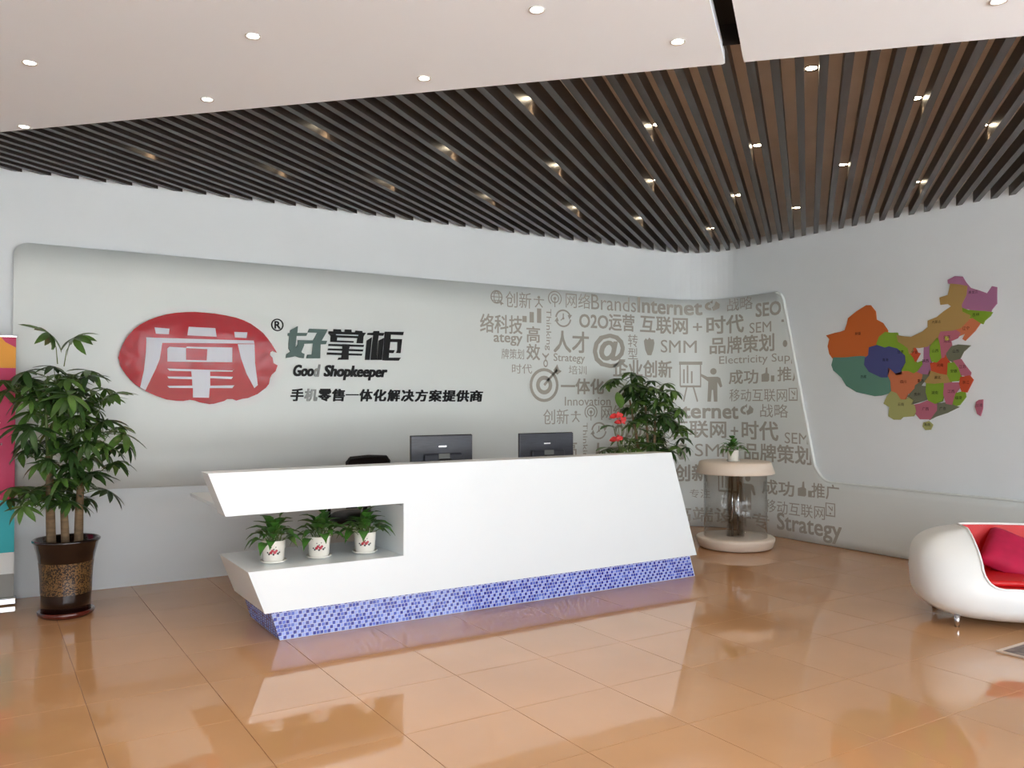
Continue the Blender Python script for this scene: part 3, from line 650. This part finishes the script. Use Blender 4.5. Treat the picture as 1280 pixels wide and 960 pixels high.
# plinth core + mosaic
x0b, x1b, x0t, x1t = 1.690, 5.440, 1.625, 5.375; Ya, Yb = 5.533, 6.24
dprism('plinth', M['t_grout'], [(x0b, .0), (x1b, .0), (x1t, .2055), (x0t, .2055)], Ya, Yb)
ts = .0252; bm = bmesh.new()
def mtile(c, ux, uz, n, mi, h=ts*.44):
    vs = [c+ux*a*h+uz*b*h for a, b in ((-1, -1), (1, -1), (1, 1), (-1, 1))]
    A = [bm.verts.new(v) for v in vs]; Bv = [bm.verts.new(c+(v-c)*.86+n*.0022) for v in vs]
    f = [bm.faces.new(Bv)]
    for k in range(4): f.append(bm.faces.new((A[k], A[(k+1) % 4], Bv[(k+1) % 4], Bv[k])))
    for q in f: q.material_index = mi
random.seed(3)
def pick(i, j, prev=[0]):
    r = random.random()
    if (i+j) % 2 == 0: return 0 if r < .70 else (1 if r < .9 else 3)
    return 2 if r < .62 else (3 if r < .9 else 1)
for j in range(8):
    z = ts*(j+.5)+.002
    sh = (x0t-x0b)*z/.2055; a = x0b+sh; b = x1b+sh; n = int((b-a)/ts)
    for i in range(n+1):
        x = a+ts*(i+.5)+.001*(i//12)
        if x > b-ts*.5: continue
        mtile(Vector((x-3.5, Ya-5.86, z)), Vector((1, 0, 0)), Vector((0, 0, 1)), Vector((0, -1, 0)), pick(i+int(sh/ts*0), j))
sl = Vector((x0t-x0b, 0, .2055)).normalized(); nn = Vector((-sl.z, 0, sl.x))
for j in range(8):
    for i in range(int((Yb-Ya)/ts)):
        c = Vector((x0b-3.5, Ya-5.86+ts*(i+.5), 0))+sl*(ts*(j+.5)+.002); mtile(c, Vector((0, -1, 0)), sl, nn, pick(i, j))
bmesh.ops.recalc_face_normals(bm, faces=bm.faces)
o = obj('mosaic_tiles', bm, [M['t_light'], M['t_mid'], M['t_dark'], M['t_deep']], dk); o['kind'] = 'stuff'
# ------------------------------------------------------------------ monitors
def monitor(x0, x1, y, lab, ztop):
    cx = (x0+x1)/2; hw = (x1-x0)/2; t = thing('monitor', lab, 'monitor', (cx, y, .855), 0, 'monitors on the reception desk')
    z1 = ztop-.855; z0 = z1-.335
    bm = bmesh.new(); box(bm, -hw, hw, -.012, .012, z0, z1, .006, 2); obj('casing', bm, M['mon'], t)
    bm = bmesh.new(); box(bm, -hw-.002, hw+.002, .004, .0165, z0-.004, z1+.004, .004, 2); obj('bezel', bm, M['dark_plastic'], t)
    bm = bmesh.new(); box(bm, -hw*.62, hw*.62, -.04, -.01, z0+.03, z0+.19, .015, 2); obj('rear_housing', bm, M['mon'], t)
    bm = bmesh.new(); box(bm, -.055, .055, -.075, -.04, .02, z0+.15, .008, 2); obj('stand_neck', bm, M['dark_plastic'], t)
    bm = bmesh.new(); box(bm, -.14, .14, -.14, .06, 0, .014, .005, 2); obj('stand_foot', bm, M['dark_plastic'], t)
    bm = bmesh.new(); box(bm, -.035, .035, -.0135, -.0122, z1-.095, z1-.083, .0); obj('badge', bm, M['steel'], t)
    bm = bmesh.new(); box(bm, -.05, .05, -.046, -.0402, z0+.12, z0+.19, .002); obj('hinge_cover', bm, M['palegrey'], t)
monitor(2.905, 3.463, 6.1, 'dark grey monitor seen from behind, the left one, beside the chair back', 1.293)
monitor(3.931, 4.50, 6.1, 'dark grey monitor seen from behind, the right one, in front of the word cloud', 1.288)
# ------------------------------------------------------------------ office chair
t = thing('office_chair', 'black office chair behind the left part of the reception desk', 'chair', (2.93, 7.05, 0), 0)
bm = bmesh.new()
fr = [(-.195, .0), (-.2, .40), (-.17, .435), (0, .445), (.17, .435), (.2, .40), (.195, .0)]
tube(bm, [(x, .0-.03*(z/.44), .635+z) for x, z in fr]+[(-.195, 0, .635)], .013, 8); obj('back_frame', bm, M['dark_plastic'], t, True)
bm = bmesh.new(); n = 10
rows_ = [[bm.verts.new((-.19+.38*i/n, -.03*(j/6)+.02*(1-((i/n-.5)*2)**2), .64+.43*j/6)) for i in range(n+1)] for j in range(7)]
for a, b in zip(rows_, rows_[1:]):
    for i in range(n): bm.faces.new((a[i], a[i+1], b[i+1], b[i]))
bmesh.ops.solidify(bm, geom=bm.faces, thickness=.004); obj('backrest', bm, M['mesh'], t, True)
bm = bmesh.new(); lathe(bm, [(0, .46), (.18, .465), (.235, .49), (.24, .525), (.2, .555), (0, .56)], 28); bmesh.ops.translate(bm, verts=bm.verts, vec=(-.10, .0, .03)); obj('seat', bm, M['dark_plastic'], t, True)
bm = bmesh.new(); tube(bm, [(0, .18, .5), (0, .06, .52), (0, .03, .68)], .02, 8); obj('back_bracket', bm, M['dark_plastic'], t, True)
bm = bmesh.new(); tube(bm, [(-.07, 0, .1), (-.07, 0, .5)], .028, 12); obj('gas_column', bm, M['steel'], t, True)
for s in (-1, 1):
    bm = bmesh.new(); tube(bm, [(-.08+s*.2, .04, .51), (-.08+s*.26, .03, .55), (-.08+s*.26, .02, .69), (-.08+s*.26, -.12, .70)], .014, 8); obj('armrest', bm, M['dark_plastic'], t, True)
for k in range(5):
    a = 2*PI*k/5+.3; bm = bmesh.new(); tube(bm, [(-.07, 0, .12), (-.07+.27*math.cos(a), .27*math.sin(a), .075)], [.026, .016], 8); lg = obj('base_arm', bm, M['dark_plastic'], t, True)
    bm = bmesh.new(); c = Vector((-.07+.28*math.cos(a), .28*math.sin(a), .03)); tube(bm, [c+Vector((-.02, 0, 0)), c+Vector((.02, 0, 0))], .03, 12); obj('caster', bm, M['dark_plastic'], lg, True)
# ------------------------------------------------------------------ plants
def leaflet(bm, base, dirv, up, L, wd, mi=0, droop=.35, nseg=5, fold=.25):
    side = dirv.cross(up).normalized(); up = side.cross(dirv).normalized(); prev = None; p = Vector(base); d = dirv.copy()
    for i in range(nseg+1):
        t = i/nseg; wv = wd*math.sin(PI*min(1, t*.93+.05))**.8*(1-.25*t)
        if i == nseg: wv = .001
        c = bm.verts.new(p); l = bm.verts.new(p+side*wv+up*fold*wv); r = bm.verts.new(p-side*wv+up*fold*wv)
        if prev:
            for q in ((prev[1], prev[0], c, l), (prev[0], prev[2], r, c)):
                f = bm.faces.new(q); f.material_index = mi; f.smooth = True
        prev = (c, l, r); d = (d-up*droop/nseg*2).normalized(); p = p+d*(L/nseg); up = side.cross(d).normalized()
def palmate(seed, L=.185, pet=.2, n=8, w=.029):
    """compound leaf: petiole from the origin along +X, a whorl of leaflets at its end"""
    r = random.Random(seed); bm = bmesh.new()
    e = Vector((pet*.85, 0, pet*.55)); tube(bm, [(0, 0, 0), (pet*.4, 0, pet*.36), e], [.0035, .0028, .0022], 5, False, 1)
    for k in range(n):
        a = 2*PI*k/n+r.uniform(-.15, .15); tilt = r.uniform(-.45, .05)-.12*math.cos(a); f = 1.0 if abs(math.remainder(a, 2*PI)) < 2.2 else .75
        d = Vector((math.cos(a), math.sin(a), tilt)).normalized(); leaflet(bm, e, d, Vector((0, 0, 1)), L*f*r.uniform(.85, 1.1), w*r.uniform(.85, 1.15), 0, r.uniform(.12, .42))
    me = bpy.data.meshes.new('leaf'); bm.to_mesh(me); bm.free(); return me
pal = [palmate(s, n=n) for s, n in ((1, 8), (2, 7), (3, 9), (4, 8), (5, 7))]
pal2 = [m.copy() for m in pal[:3]]
for i, m in enumerate(pal): m.materials.append(M['leaf']); m.materials.append(M['stem'])
for m in pal2: m.materials.append(M['leafd']); m.materials.append(M['stem'])
def put(name, me, parent, loc, az, el, sc_=1.0, roll=0):
    o = bpy.data.objects.new(name, me); col.objects.link(o); o.parent = parent; o.location = loc
    o.rotation_euler = (Matrix.Rotation(az, 3, 'Z') @ Matrix.Rotation(-el, 3, 'Y') @ Matrix.Rotation(roll, 3, 'X')).to_euler(); o.scale = (sc_,)*3
    return o
def rosette(t, origin, c, n, spread, sc0, rnd, dark=.4, elr=(-.55, .35)):
    for k in range(n):
        az = 2*PI*k/n*1.618*2+rnd.uniform(-.4, .4); el = rnd.uniform(*elr); p = Vector(c)-origin+Vector((rnd.uniform(-1, 1), rnd.uniform(-1, 1), rnd.uniform(-1, 1)))*spread
        put('leaf', rnd.choice(pal2 if rnd.random() < dark else pal), t, p, az, el, sc0*rnd.uniform(.75, 1.15), rnd.uniform(-.3, .3))
# ---- tall plant in the brown pot, left
def spk(m, sc1, col2):
    nt = m.node_tree; b = nt.nodes['Principled BSDF']; t = nt.nodes.new('ShaderNodeTexCoord'); v = nt.nodes.new('ShaderNodeTexVoronoi'); v.inputs['Scale'].default_value = sc1
    r = nt.nodes.new('ShaderNodeValToRGB'); r.color_ramp.interpolation = 'CONSTANT'; r.color_ramp.elements[0].color = b.inputs['Base Color'].default_value; r.color_ramp.elements[1].position = .45; r.color_ramp.elements[1].color = col2
    s = nt.nodes.new('ShaderNodeSeparateColor'); nt.links.new(t.outputs['Object'], v.inputs[0]); nt.links.new(v.outputs['Color'], s.inputs[0]); nt.links.new(s.outputs[0], r.inputs[0]); nt.links.new(r.outputs[0], b.inputs['Base Color'])
M['bpot'] = mat('brown_glaze', rgb(26, 13, 10), .15, coat=.5); M['bpotspk'] = mat('speckled_brown_glaze', rgb(28, 15, 11), .3, coat=.3); spk(M['bpotspk'], 130, rgb(112, 84, 50)); M['bpotred'] = mat('red_brown_glaze', rgb(86, 30, 20), .25, coat=.6)
PO = Vector((.555, 7.03, 0)); rnd = random.Random(11)
t = thing('potted_umbrella_tree', 'tall umbrella tree with three trunks in a dark brown glazed pot at the left', 'potted plant', PO)
bm = bmesh.new(); lathe(bm, [(0, .037), (.165, .037), (.167, .12), (.1695, .17), (.172, .26), (.177, .34), (.1835, .3995), (.184, .40), (.196, .46), (.215, .535), (.226, .545), (.228, .558), (.218, .565), (.205, .558), (.19, .50), (.185, .49), (0, .49)], 40); obj('pot', bm, M['bpot'], t, True)
bm = bmesh.new(); lathe(bm, [(.1705, .17), (.173, .26), (.178, .34), (.1845, .40)], 40); po = obj('speckled_band', bm, M['bpotspk'], t, True); po['label'] = 'gold speckled band around the pot'
bm = bmesh.new(); lathe(bm, [(0, .0), (.17, .0), (.188, .018), (.19, .04), (.18, .045), (.165, .036), (0, .036)], 36); obj('saucer', bm, M['bpotred'], t, True)
bm = bmesh.new(); lathe(bm, [(0, .505), (.1, .503), (.19, .498)], 24); obj('soil', bm, M['soil'], t)
def pp(u, v, y=7.03): return at(u, v, y)-PO
tr = [([(64, 684), (63, 640), (62, 600), (60, 570)], [.034, .031, .026, .02]), ([(82, 684), (81, 660), (80, 638)], [.030, .028, .026]), ([(98, 684), (99, 640), (101, 600), (98, 560)], [.033, .03, .025, .02])]
for pts, rr_ in tr:
    bm = bmesh.new(); tube(bm, [pp(*p) for p in pts], rr_, 10); obj('trunk', bm, M['bark'], t, True)
for pts in ([(60, 575), (58, 530), (56, 490), (60, 470)], [(62, 590), (66, 540), (72, 500), (74, 470)], [(98, 575), (108, 545), (122, 528)], [(98, 580), (92, 540), (84, 505)]):
    bm = bmesh.new(); tube(bm, [pp(*p) for p in pts], [.014, .011, .009, .007][:len(pts)], 8); obj('branch', bm, M['stem'], t, True)
for (u, v, dy, n, sp, sc0) in ((66, 482, 0, 9, .04, 1.05), (78, 500, -.05, 8, .05, 1.0), (54, 512, .05, 6, .04, .95), (88, 515, .04, 6, .04, .95), (124, 552, 0, 9, .05, 1.0), (104, 566, -.05, 7, .05, .95), (60, 572, 0, 7, .05, .9), (76, 612, -.06, 7, .05, .85), (100, 614, 0, 7, .05, .95), (54, 628, 0, 8, .05, .95), (84, 638, -.04, 6, .03, .8), (42, 636, 0, 4, .04, .85), (62, 545, .04, 6, .05, .9), (94, 545, .05, 6, .05, .9), (80, 592, 0, 6, .05, .85), (116, 592, .04, 5, .05, .85), (112, 506, .05, 5, .05, .85), (34, 505, .03, 4, .04, .85)):
    rosette(t, PO, at(u, v, 7.03+dy), n, sp, sc0, rnd, .45)
put('leaf', pal[0], t, at(72, 455, 7.03)-PO, 2.9, .75, 1.15); put('leaf', pal[1], t, at(80, 458, 7.03)-PO, -.3, .7, 1.1); put('leaf', pal[0], t, at(120, 520, 7.0)-PO, .1, .4, 1.0)
# ---- umbrella tree behind the right end of the desk
PO2 = Vector((5.62, 7.12, 0)); c0 = at(806, 560, 7.12); PO2.x = c0.x
t = thing('umbrella_tree', 'bushy umbrella tree standing behind the right end of the desk beside a red flower', 'potted plant', PO2)
bm = bmesh.new(); lathe(bm, [(0, 0), (.13, 0), (.15, .1), (.19, .38), (.20, .40), (.18, .40), (.17, .36), (0, .36)], 32); obj('pot', bm, M['bpot'], t, True)
for du in (-8, 4, 12):
    bm = bmesh.new(); a = at(806+du*.5, 560, 7.12)-PO2; tube(bm, [(a.x*.6, 0, .34), (a.x, 0, .8), (at(806+du, 560, 7.12)-PO2), (at(800+du*1.6, 500, 7.12)-PO2)], [.022, .02, .016, .01], 8); obj('trunk', bm, M['bark'], t, True)
for (u, v, dy, n, sp, sc0) in ((784, 490, 0, 8, .06, .95), (800, 486, -.05, 8, .06, .9), (806, 500, 0, 8, .06, .9), (818, 500, 0, 7, .05, .95), (834, 520, .03, 6, .05, .9), (810, 515, -.1, 8, .07, .9), (820, 530, 0, 8, .08, .95), (838, 545, -.03, 7, .05, .85), (822, 558, 0, 8, .08, .9), (796, 562, -.05, 8, .06, .85), (840, 566, 0, 5, .05, .85), (776, 568, 0, 6, .05, .8), (800, 535, 0, 6, .06, .85)):
    rosette(t, PO2, at(u, v, 7.12+dy), n, sp, sc0, rnd, .5)
# ---- red flowering plant standing on the worktop
PF = Vector((0, 6.55, .855)); PF.x = at(778, 560, 6.55).x
t = thing('red_flower_plant', 'red anthurium with broad leaves on the desk beside the umbrella tree', 'potted plant', PF)
bm = bmesh.new(); lathe(bm, [(0, 0), (.06, 0), (.075, .1), (.085, .13), (.078, .13), (.07, .11), (0, .11)], 24); obj('pot', bm, M['pot'], t, True)
def bigleaf(L, w, m):
    bm = bmesh.new(); leaflet(bm, (0, 0, 0), Vector((1, 0, .1)).normalized(), Vector((0, 0, 1)), L, w, 0, .3, 7, .15); me = bpy.data.meshes.new('leaf'); bm.to_mesh(me); bm.free(); me.materials.append(m); return me
bl = [bigleaf(.17, .05, M['leafl']), bigleaf(.2, .055, M['leaf'])]
for (u, v, az, el, k) in ((766, 532, PI, .0, 0), (795, 536, -.1, -.1, 0), (770, 535, PI-.4, .3, 0), (785, 528, -.3, .1, 0), (800, 530, -.2, .0, 1), (808, 538, 0, -.2, 1), (778, 550, -1.6, .2, 1), (790, 556, -.9, .2, 0), (764, 560, PI, .1, 1), (812, 556, -.6, .2, 1), (776, 510, 1.2, 1.2, 1)):
    p = at(u, v, 6.55)-PF; bm = bmesh.new(); tube(bm, [(0, 0, .11), (p.x*.4, 0, p.z*.6), p], .003, 5); obj('stalk', bm, M['stem'], t, True); put('leaf', bl[k], t, p, az, el, 1)
M['petal'] = mat('flower_red', rgb(214, 62, 62), .4)
for (u, v) in ((771, 520), (777, 528), (771, 549)):
    p = at(u, v, 6.3)-PF; bm = bmesh.new(); rr_ = random.Random(u)
    for k in range(7):
        a = 2*PI*k/7; leaflet(bm, p, Vector((math.cos(a), math.sin(a)*.6, rr_.uniform(-.1, .9))).normalized(), Vector((0, -1, .4)), .075, .026, 0, .4)
    obj('flower', bm, M['petal'], t, True); bm = bmesh.new(); tube(bm, [(0, 0, .11), p], .003, 5); obj('stalk', bm, M['stem'], t, True)
# ------------------------------------------------------------------ three little pots on the desk shelf and one on the display table
def heartleaf(seed):
    r = random.Random(seed); bm = bmesh.new(); pet = r.uniform(.03, .05)
    tube(bm, [(0, 0, 0), (pet*.6, 0, pet*.6), (pet, 0, pet*.8)], .0018, 4, False, 1); side = .030; pts = [(0, 0), (.010, .026), (.028, .034), (.050, .026), (.074, .008), (.088, 0)]
    up = []; lo = []; mid = []
    for x, y in pts:
        z = pet*.8+.012*math.sin(x*30)-x*x*7; mid.append(bm.verts.new((pet+x, 0, z-.003))); up.append(bm.verts.new((pet+x, y, z+y*.25))); lo.append(bm.verts.new((pet+x, -y, z+y*.25)))
    for i in range(len(pts)-1):
        for q in ((mid[i], mid[i+1], up[i+1], up[i]), (mid[i+1], mid[i], lo[i], lo[i+1])):
            q2 = list(dict.fromkeys(q)); f = bm.faces.new(q2); f.smooth = True
    bmesh.ops.remove_doubles(bm, verts=bm.verts, dist=.0001)
    me = bpy.data.meshes.new('leaf'); bm.to_mesh(me); bm.free(); return me
hl = []
for s in range(4):
    m = heartleaf(s); m.materials.append(M['leafl'] if s < 3 else M['leaf']); m.materials.append(M['stem']); hl.append(m)
def flower_print(t, r, z, faces_az):
    bm = bmesh.new()
    def petal(a, zz, s, mi):
        # small blob laid on the pot's side
        c = Vector((math.cos(a)*r, math.sin(a)*r, zz)); tx_ = Vector((-math.sin(a), math.cos(a), 0)); vs = [bm.verts.new(c*1.0+Vector((math.cos(a), math.sin(a), 0))*.0008+tx_*s*math.cos(q*PI/3)+Vector((0, 0, s*math.sin(q*PI/3)))) for q in range(6)]
        bm.faces.new(vs).material_index = mi
    for dz, da, s, mi in ((0, -.22, .011, 0), (.012, -.1, .010, 0), (.002, .12, .012, 0), (.012, .26, .009, 0), (-.012, .0, .008, 1), (-.01, -.38, .007, 1), (-.008, .38, .008, 1), (.022, .02, .005, 1), (.034, -.2, .004, 1), (.036, .2, .004, 1), (0, .52, .006, 1), (0, -.52, .006, 1)):
        petal(faces_az+da, z+dz, s, mi)
    o = obj('flower_print', bm, [M['fred'], M['fdark']], t); o['label'] = 'painted red flower'
def little(loc, lab, seed, sc_=1.0, fl=True, group='small potted plants on the desk shelf', n=34):
    r = random.Random(seed); t = thing('potted_pothos', lab, 'potted plant', loc, 0, group); t.scale = (sc_,)*3
    bm = bmesh.new(); lathe(bm, [(0, .012), (.066, .012), (.070, .02), (.080, .145), (.082, .15), (.078, .152), (.074, .145), (.072, .125), (0, .125)], 32); obj('pot', bm, M['pot'], t, True)
    bm = bmesh.new(); lathe(bm, [(0, 0), (.074, 0), (.088, .014), (.086, .018), (.070, .011), (0, .011)], 32); obj('saucer', bm, M['pot'], t, True)
    bm = bmesh.new(); lathe(bm, [(0, .13), (.073, .128)], 20); obj('soil', bm, M['soil'], t)
    if fl: flower_print(t, .0765, .075, math.atan2(-loc[1], -loc[0])-.0)
    for k in range(n):
        az = k*2.4+r.uniform(-.3, .3); ring_ = k/n; el = 1.2-1.35*ring_+r.uniform(-.2, .2); rad = .02+.045*ring_
        put('leaf', r.choice(hl), t, (math.cos(az)*rad, math.sin(az)*rad, .125+r.uniform(0, .05)*(1-ring_)), az, el, r.uniform(1.0, 1.35))
    for k in range(3):
        az = r.uniform(0, 6.28); bm = bmesh.new(); p = (math.cos(az)*.04, math.sin(az)*.04, .19+.02*k); tube(bm, [(0, 0, .12), p], .0025, 5); obj('shoot', bm, M['stem'], t, True); put('leaf', hl[k], t, p, az, .9, 1.15)
little((1.700, 5.72, .484), 'white flowered pot with trailing green leaves, leftmost of three on the desk shelf', 1)
little((2.020, 5.72, .484), 'white flowered pot with green leaves, middle of three on the desk shelf', 2)
little((2.362, 5.72, .484), 'white flowered pot with green leaves, rightmost on the desk shelf near the recess end', 5)
# ------------------------------------------------------------------ round display table of clear acrylic
TC = Vector((6.86, 6.37, 0)); t = thing('display_table', 'round cream display table with clear acrylic column between desk and curved wall', 'table', TC)
bm = bmesh.new(); lathe(bm, [(0, .005), (.36, .005), (.385, .02), (.41, .09), (.41, .112), (.40, .12), (0, .12)], 56); obj('base_disc', bm, M['tabletop'], t, True)
bm = bmesh.new(); lathe(bm, [(0, .79), (.36, .79), (.405, .792), (.412, .80), (.375, .91), (.365, .918), (0, .918)], 56); obj('top_disc', bm, M['tabletop'], t, True)
for nm in ('base_disc', 'top_disc'): pass
bm = bmesh.new(); lathe(bm, [(.33, .1205), (.33, .7895), (.326, .7895), (.326, .1205)], 56, closed=True); bmesh.ops.recalc_face_normals(bm, faces=bm.faces); obj('clear_cylinder', bm, M['glass'], t, True)
bm = bmesh.new(); lathe(bm, [(.095, .1205), (.095, .7895), (.082, .7895), (.082, .1205)], 32, closed=True); bmesh.ops.recalc_face_normals(bm, faces=bm.faces); obj('inner_tube', bm, M['glass'], t, True)
bm = bmesh.new(); tube(bm, [(-.045, 0, .1205), (-.045, 0, .7895)], .012, 12); obj('rod', bm, M['steel'], t, True)
bm = bmesh.new(); tube(bm, [(.045, 0, .1205), (.045, 0, .7895)], .012, 12); obj('rod', bm, M['steel'], t, True)
little((TC.x-.03, TC.y+.0, .918), 'tiny white pot with a green plant on the round display table', 9, .8, False, 'small potted plant on the display table', 34)
# ------------------------------------------------------------------ egg-shaped sofa
Ax = Vector((.977*_R.x-.198*_F0.x, .977*_R.y-.198*_F0.y, 0)).normalized(); rz = math.atan2(Ax.y, Ax.x)
SO = _R*3.71+_F0*6.06; SO.z = 0
t = thing('egg_sofa', 'white rounded egg-shaped sofa with red leather inside at the right edge', 'sofa', SO, rz)
def superell(bm, a, b, z0, z1, e1=.55, e2=.62, nu=64, nv=32, flat=.75):
    sp = lambda c, e: math.copysign(abs(c)**e, c); cz = (z0+z1)/2; hz = (z1-z0)/2; rows = []
    for j in range(nv+1):
        ph = -PI/2+PI*j/nv; cp = sp(math.cos(ph), e1) if 0 < j < nv else 0; szv = sp(math.sin(ph), e1*.8)
        # narrower at the base
        k = 1-.05*(1-szv)/2
        rows.append([bm.verts.new((0, 0, cz+hz*szv))] if cp == 0 else [bm.verts.new((a*k*cp*sp(math.cos(2*PI*i/nu), e2), b*k*cp*sp(math.sin(2*PI*i/nu), e2), cz+hz*szv)) for i in range(nu)])
    for r1, r2 in zip(rows, rows[1:]):
        for i in range(nu):
            i2 = (i+1) % nu
            if len(r1) == 1: bm.faces.new((r1[0], r2[i2], r2[i]))
            elif len(r2) == 1: bm.faces.new((r1[i], r1[i2], r2[0]))
            else: bm.faces.new((r1[i], r1[i2], r2[i2], r2[i]))
bm = bmesh.new(); superell(bm, .80, .45, .035, .665); body = None
for v in bm.verts:
    if v.co.y < 0 and v.co.z > .26: q = (v.co.z-.26)/.4; v.co.y *= 1-.80*q*q
    if v.co.z > .3: v.co.x *= 1-.10*((v.co.z-.3)/.37)**2
body = obj('shell', bm, [M['sofa'], M['sofared']], t, True)
bm = bmesh.new(); box(bm, -.42, .42, -.9, .27, .30, 1.1, .11, 6)
cm = bpy.data.meshes.new('c'); bm.to_mesh(cm); bm.free(); cm.materials.append(M['sofa']); cm.materials.append(M['sofared'])
for p in cm.polygons: p.material_index = 1
co = bpy.data.objects.new('c', cm); col.objects.link(co); co.parent = t
md = body.modifiers.new('b', 'BOOLEAN'); md.object = co; md.operation = 'DIFFERENCE'; md.solver = 'EXACT'; md.material_mode = 'INDEX'
bpy.context.view_layer.update(); dg = bpy.context.evaluated_depsgraph_get(); me = bpy.data.meshes.new_from_object(body.evaluated_get(dg))
body.modifiers.clear(); body.data = me; bpy.data.objects.remove(co)
# rim piping along the cut: edges between white and red faces
bm = bmesh.new(); bm.from_mesh(me)
rim = [e for e in bm.edges if len(e.link_faces) == 2 and e.link_faces[0].material_index != e.link_faces[1].material_index]
for f in bm.faces: f.smooth = True
for e in rim: e.smooth = False
bm.to_mesh(me)
adj = {}
for e in rim:
    for v in e.verts: adj.setdefault(v, []).append(e.other_vert(v))
loops = []
seen = set()
for v in adj:
    if v in seen: continue
    L_ = [v]; seen.add(v); cur = v
    while True:
        nx = [x for x in adj[cur] if x not in seen]
        if not nx: break
        cur = nx[0]; seen.add(cur); L_.append(cur)
    loops.append([x.co.copy() for x in L_])
b2 = bmesh.new()
for L_ in loops:
    if len(L_) > 20: 
        L2 = [L_[0]]
        for p in L_[1:]:
            if (p-L2[-1]).length > .012: L2.append(p)
        tube(b2, L2+[L2[0]], .009, 6)
bm.free(); obj('piping', b2, M['sofa'], t, True)
bm = bmesh.new(); box(bm, -.39, .39, -.33, .262, .301, .345, .02, 3); obj('seat_cushion', bm, M['sofared'], t, True)
for x, y in ((-.56, -.27), (.56, -.27), (-.56, .27), (.56, .27)):
    bm = bmesh.new(); tube(bm, [(x, y, 0), (x, y, .085)], [.016, .02], 14); obj('leg', bm, M['steel'], t, True)
bm = bmesh.new(); n = 14; top = []; bot = []
for j in range(n+1):
    r1 = []; r2 = []
    for i in range(n+1):
        x = i/n*2-1; y = j/n*2-1; k = 1-.12*(x*x*y*y); th = .075*((1-x**4)*(1-y**4))**.5; r1.append(bm.verts.new((x*.21*k*(1-.1*(1-y*y)), y*.21*k*(1-.1*(1-x*x)), th))); r2.append(bm.verts.new((x*.21*k*(1-.1*(1-y*y)), y*.21*k*(1-.1*(1-x*x)), -th)))
    top.append(r1); bot.append(r2)
for j in range(n):
    for i in range(n): bm.faces.new((top[j][i], top[j][i+1], top[j+1][i+1], top[j+1][i])); bm.faces.new((bot[j][i+1], bot[j][i], bot[j+1][i], bot[j+1][i+1]))
bmesh.ops.remove_doubles(bm, verts=bm.verts, dist=.0005)
cu = obj('cushion', bm, M['pink'], None, True); tag(cu, 'magenta velvet cushion leaning inside the white egg-shaped sofa', 'cushion')
cu.matrix_world = Matrix.Translation(SO) @ Matrix.Rotation(rz, 4, 'Z') @ Matrix.Translation((-.08, .10, .45)) @ Matrix.Rotation(.15, 4, 'Z') @ Matrix.Rotation(.75, 4, 'X') @ Matrix.Rotation(-.6, 4, 'Z')
# ------------------------------------------------------------------ floor mat at the right edge
M['mat_'] = mat('grey_marbled_rug', rgb(124, 110, 104), .8, vary=.4, vscale=22); M['matedge'] = mat('rug_edge', rgb(196, 176, 158), .7)
t = thing('rug', 'grey brown rug corner with pale edge on the floor at the right side', 'rug', (5.76, 2.55, 0)); 
bm = bmesh.new(); box(bm, -.315, .3, -.6, .30, .0005, .010, .003); obj('pile', bm, M['mat_'], t)
bm = bmesh.new()
for a in ((-.34, -.317, -.6, .325), (-.315, .3, .302, .325)): box(bm, a[0], a[1], a[2], a[3], .0005, .012, .002)
obj('border', bm, M['matedge'], t)
# ------------------------------------------------------------------ roll-up banner at the left edge
M['borange'] = mat('banner_orange', rgb(238, 160, 40), .5); M['bmag'] = mat('banner_magenta', rgb(206, 52, 100), .5, vary=.08, vscale=3); M['bcyan'] = mat('banner_cyan', rgb(40, 178, 186), .5); M['bwhite'] = mat('banner_white', rgb(226, 226, 222), .5); M['bgrey'] = mat('banner_grey', rgb(150, 148, 142), .5)
BO = Vector((-.16, 7.62, 0)); t = thing('roll_up_banner', 'tall roll-up banner in orange, magenta and cyan cut by the left edge', 'banner', BO)
for nm, m, z0, z1 in (('orange_field', 'borange', 1.83, 2.067), ('magenta_field', 'bmag', .807, 1.8299), ('cyan_field', 'bcyan', .40, .8069), ('white_field', 'bwhite', .235, .3999), ('grey_field', 'bgrey', .06, .2349)):
    bm = bmesh.new(); box(bm, -.4, .4, -.001, .001, z0, z1); obj(nm, bm, M[m], t)
bm = bmesh.new(); poly(bm, [(.40, 2.067), (.30, 2.067), (.33, 2.03), (.40, 1.99)]); 
for v in bm.verts: v.co = Vector((v.co.x, -.0016, v.co.y))
obj('corner_print', bm, M['bmag'], t)
bm = bmesh.new(); box(bm, -.41, .41, -.008, .008, 2.067, 2.085, .003); obj('top_rail', bm, M['steel'], t)
bm = bmesh.new(); box(bm, -.42, .42, -.05, .05, 0, .06, .012, 2); obj('base_case', bm, M['steel'], t)
bm = bmesh.new(); tube(bm, [(0, .02, .06), (0, .02, 2.075)], .007, 8); obj('support_pole', bm, M['steel'], t, True)
for st_, x0, x1, z0, z1 in (('点', .24, .30, 1.565, 1.625), ('好', .24, .32, 1.37, 1.44), ('家,', .24, .335, 1.23, 1.30), ('日', .24, .29, 1.15, 1.20), ('目', .24, .29, 1.09, 1.14), ('一', .20, .29, .13, .145)):
    b_, = text_bms([(st_, .01, 0)]); fit(b_, x0-.02, x1-.02, z0, z1)
    for v in b_.verts: v.co = Vector((v.co.x, -.002, v.co.y))
    obj('print', b_, M['bwhite' if z0 > .5 else 'black'], t)
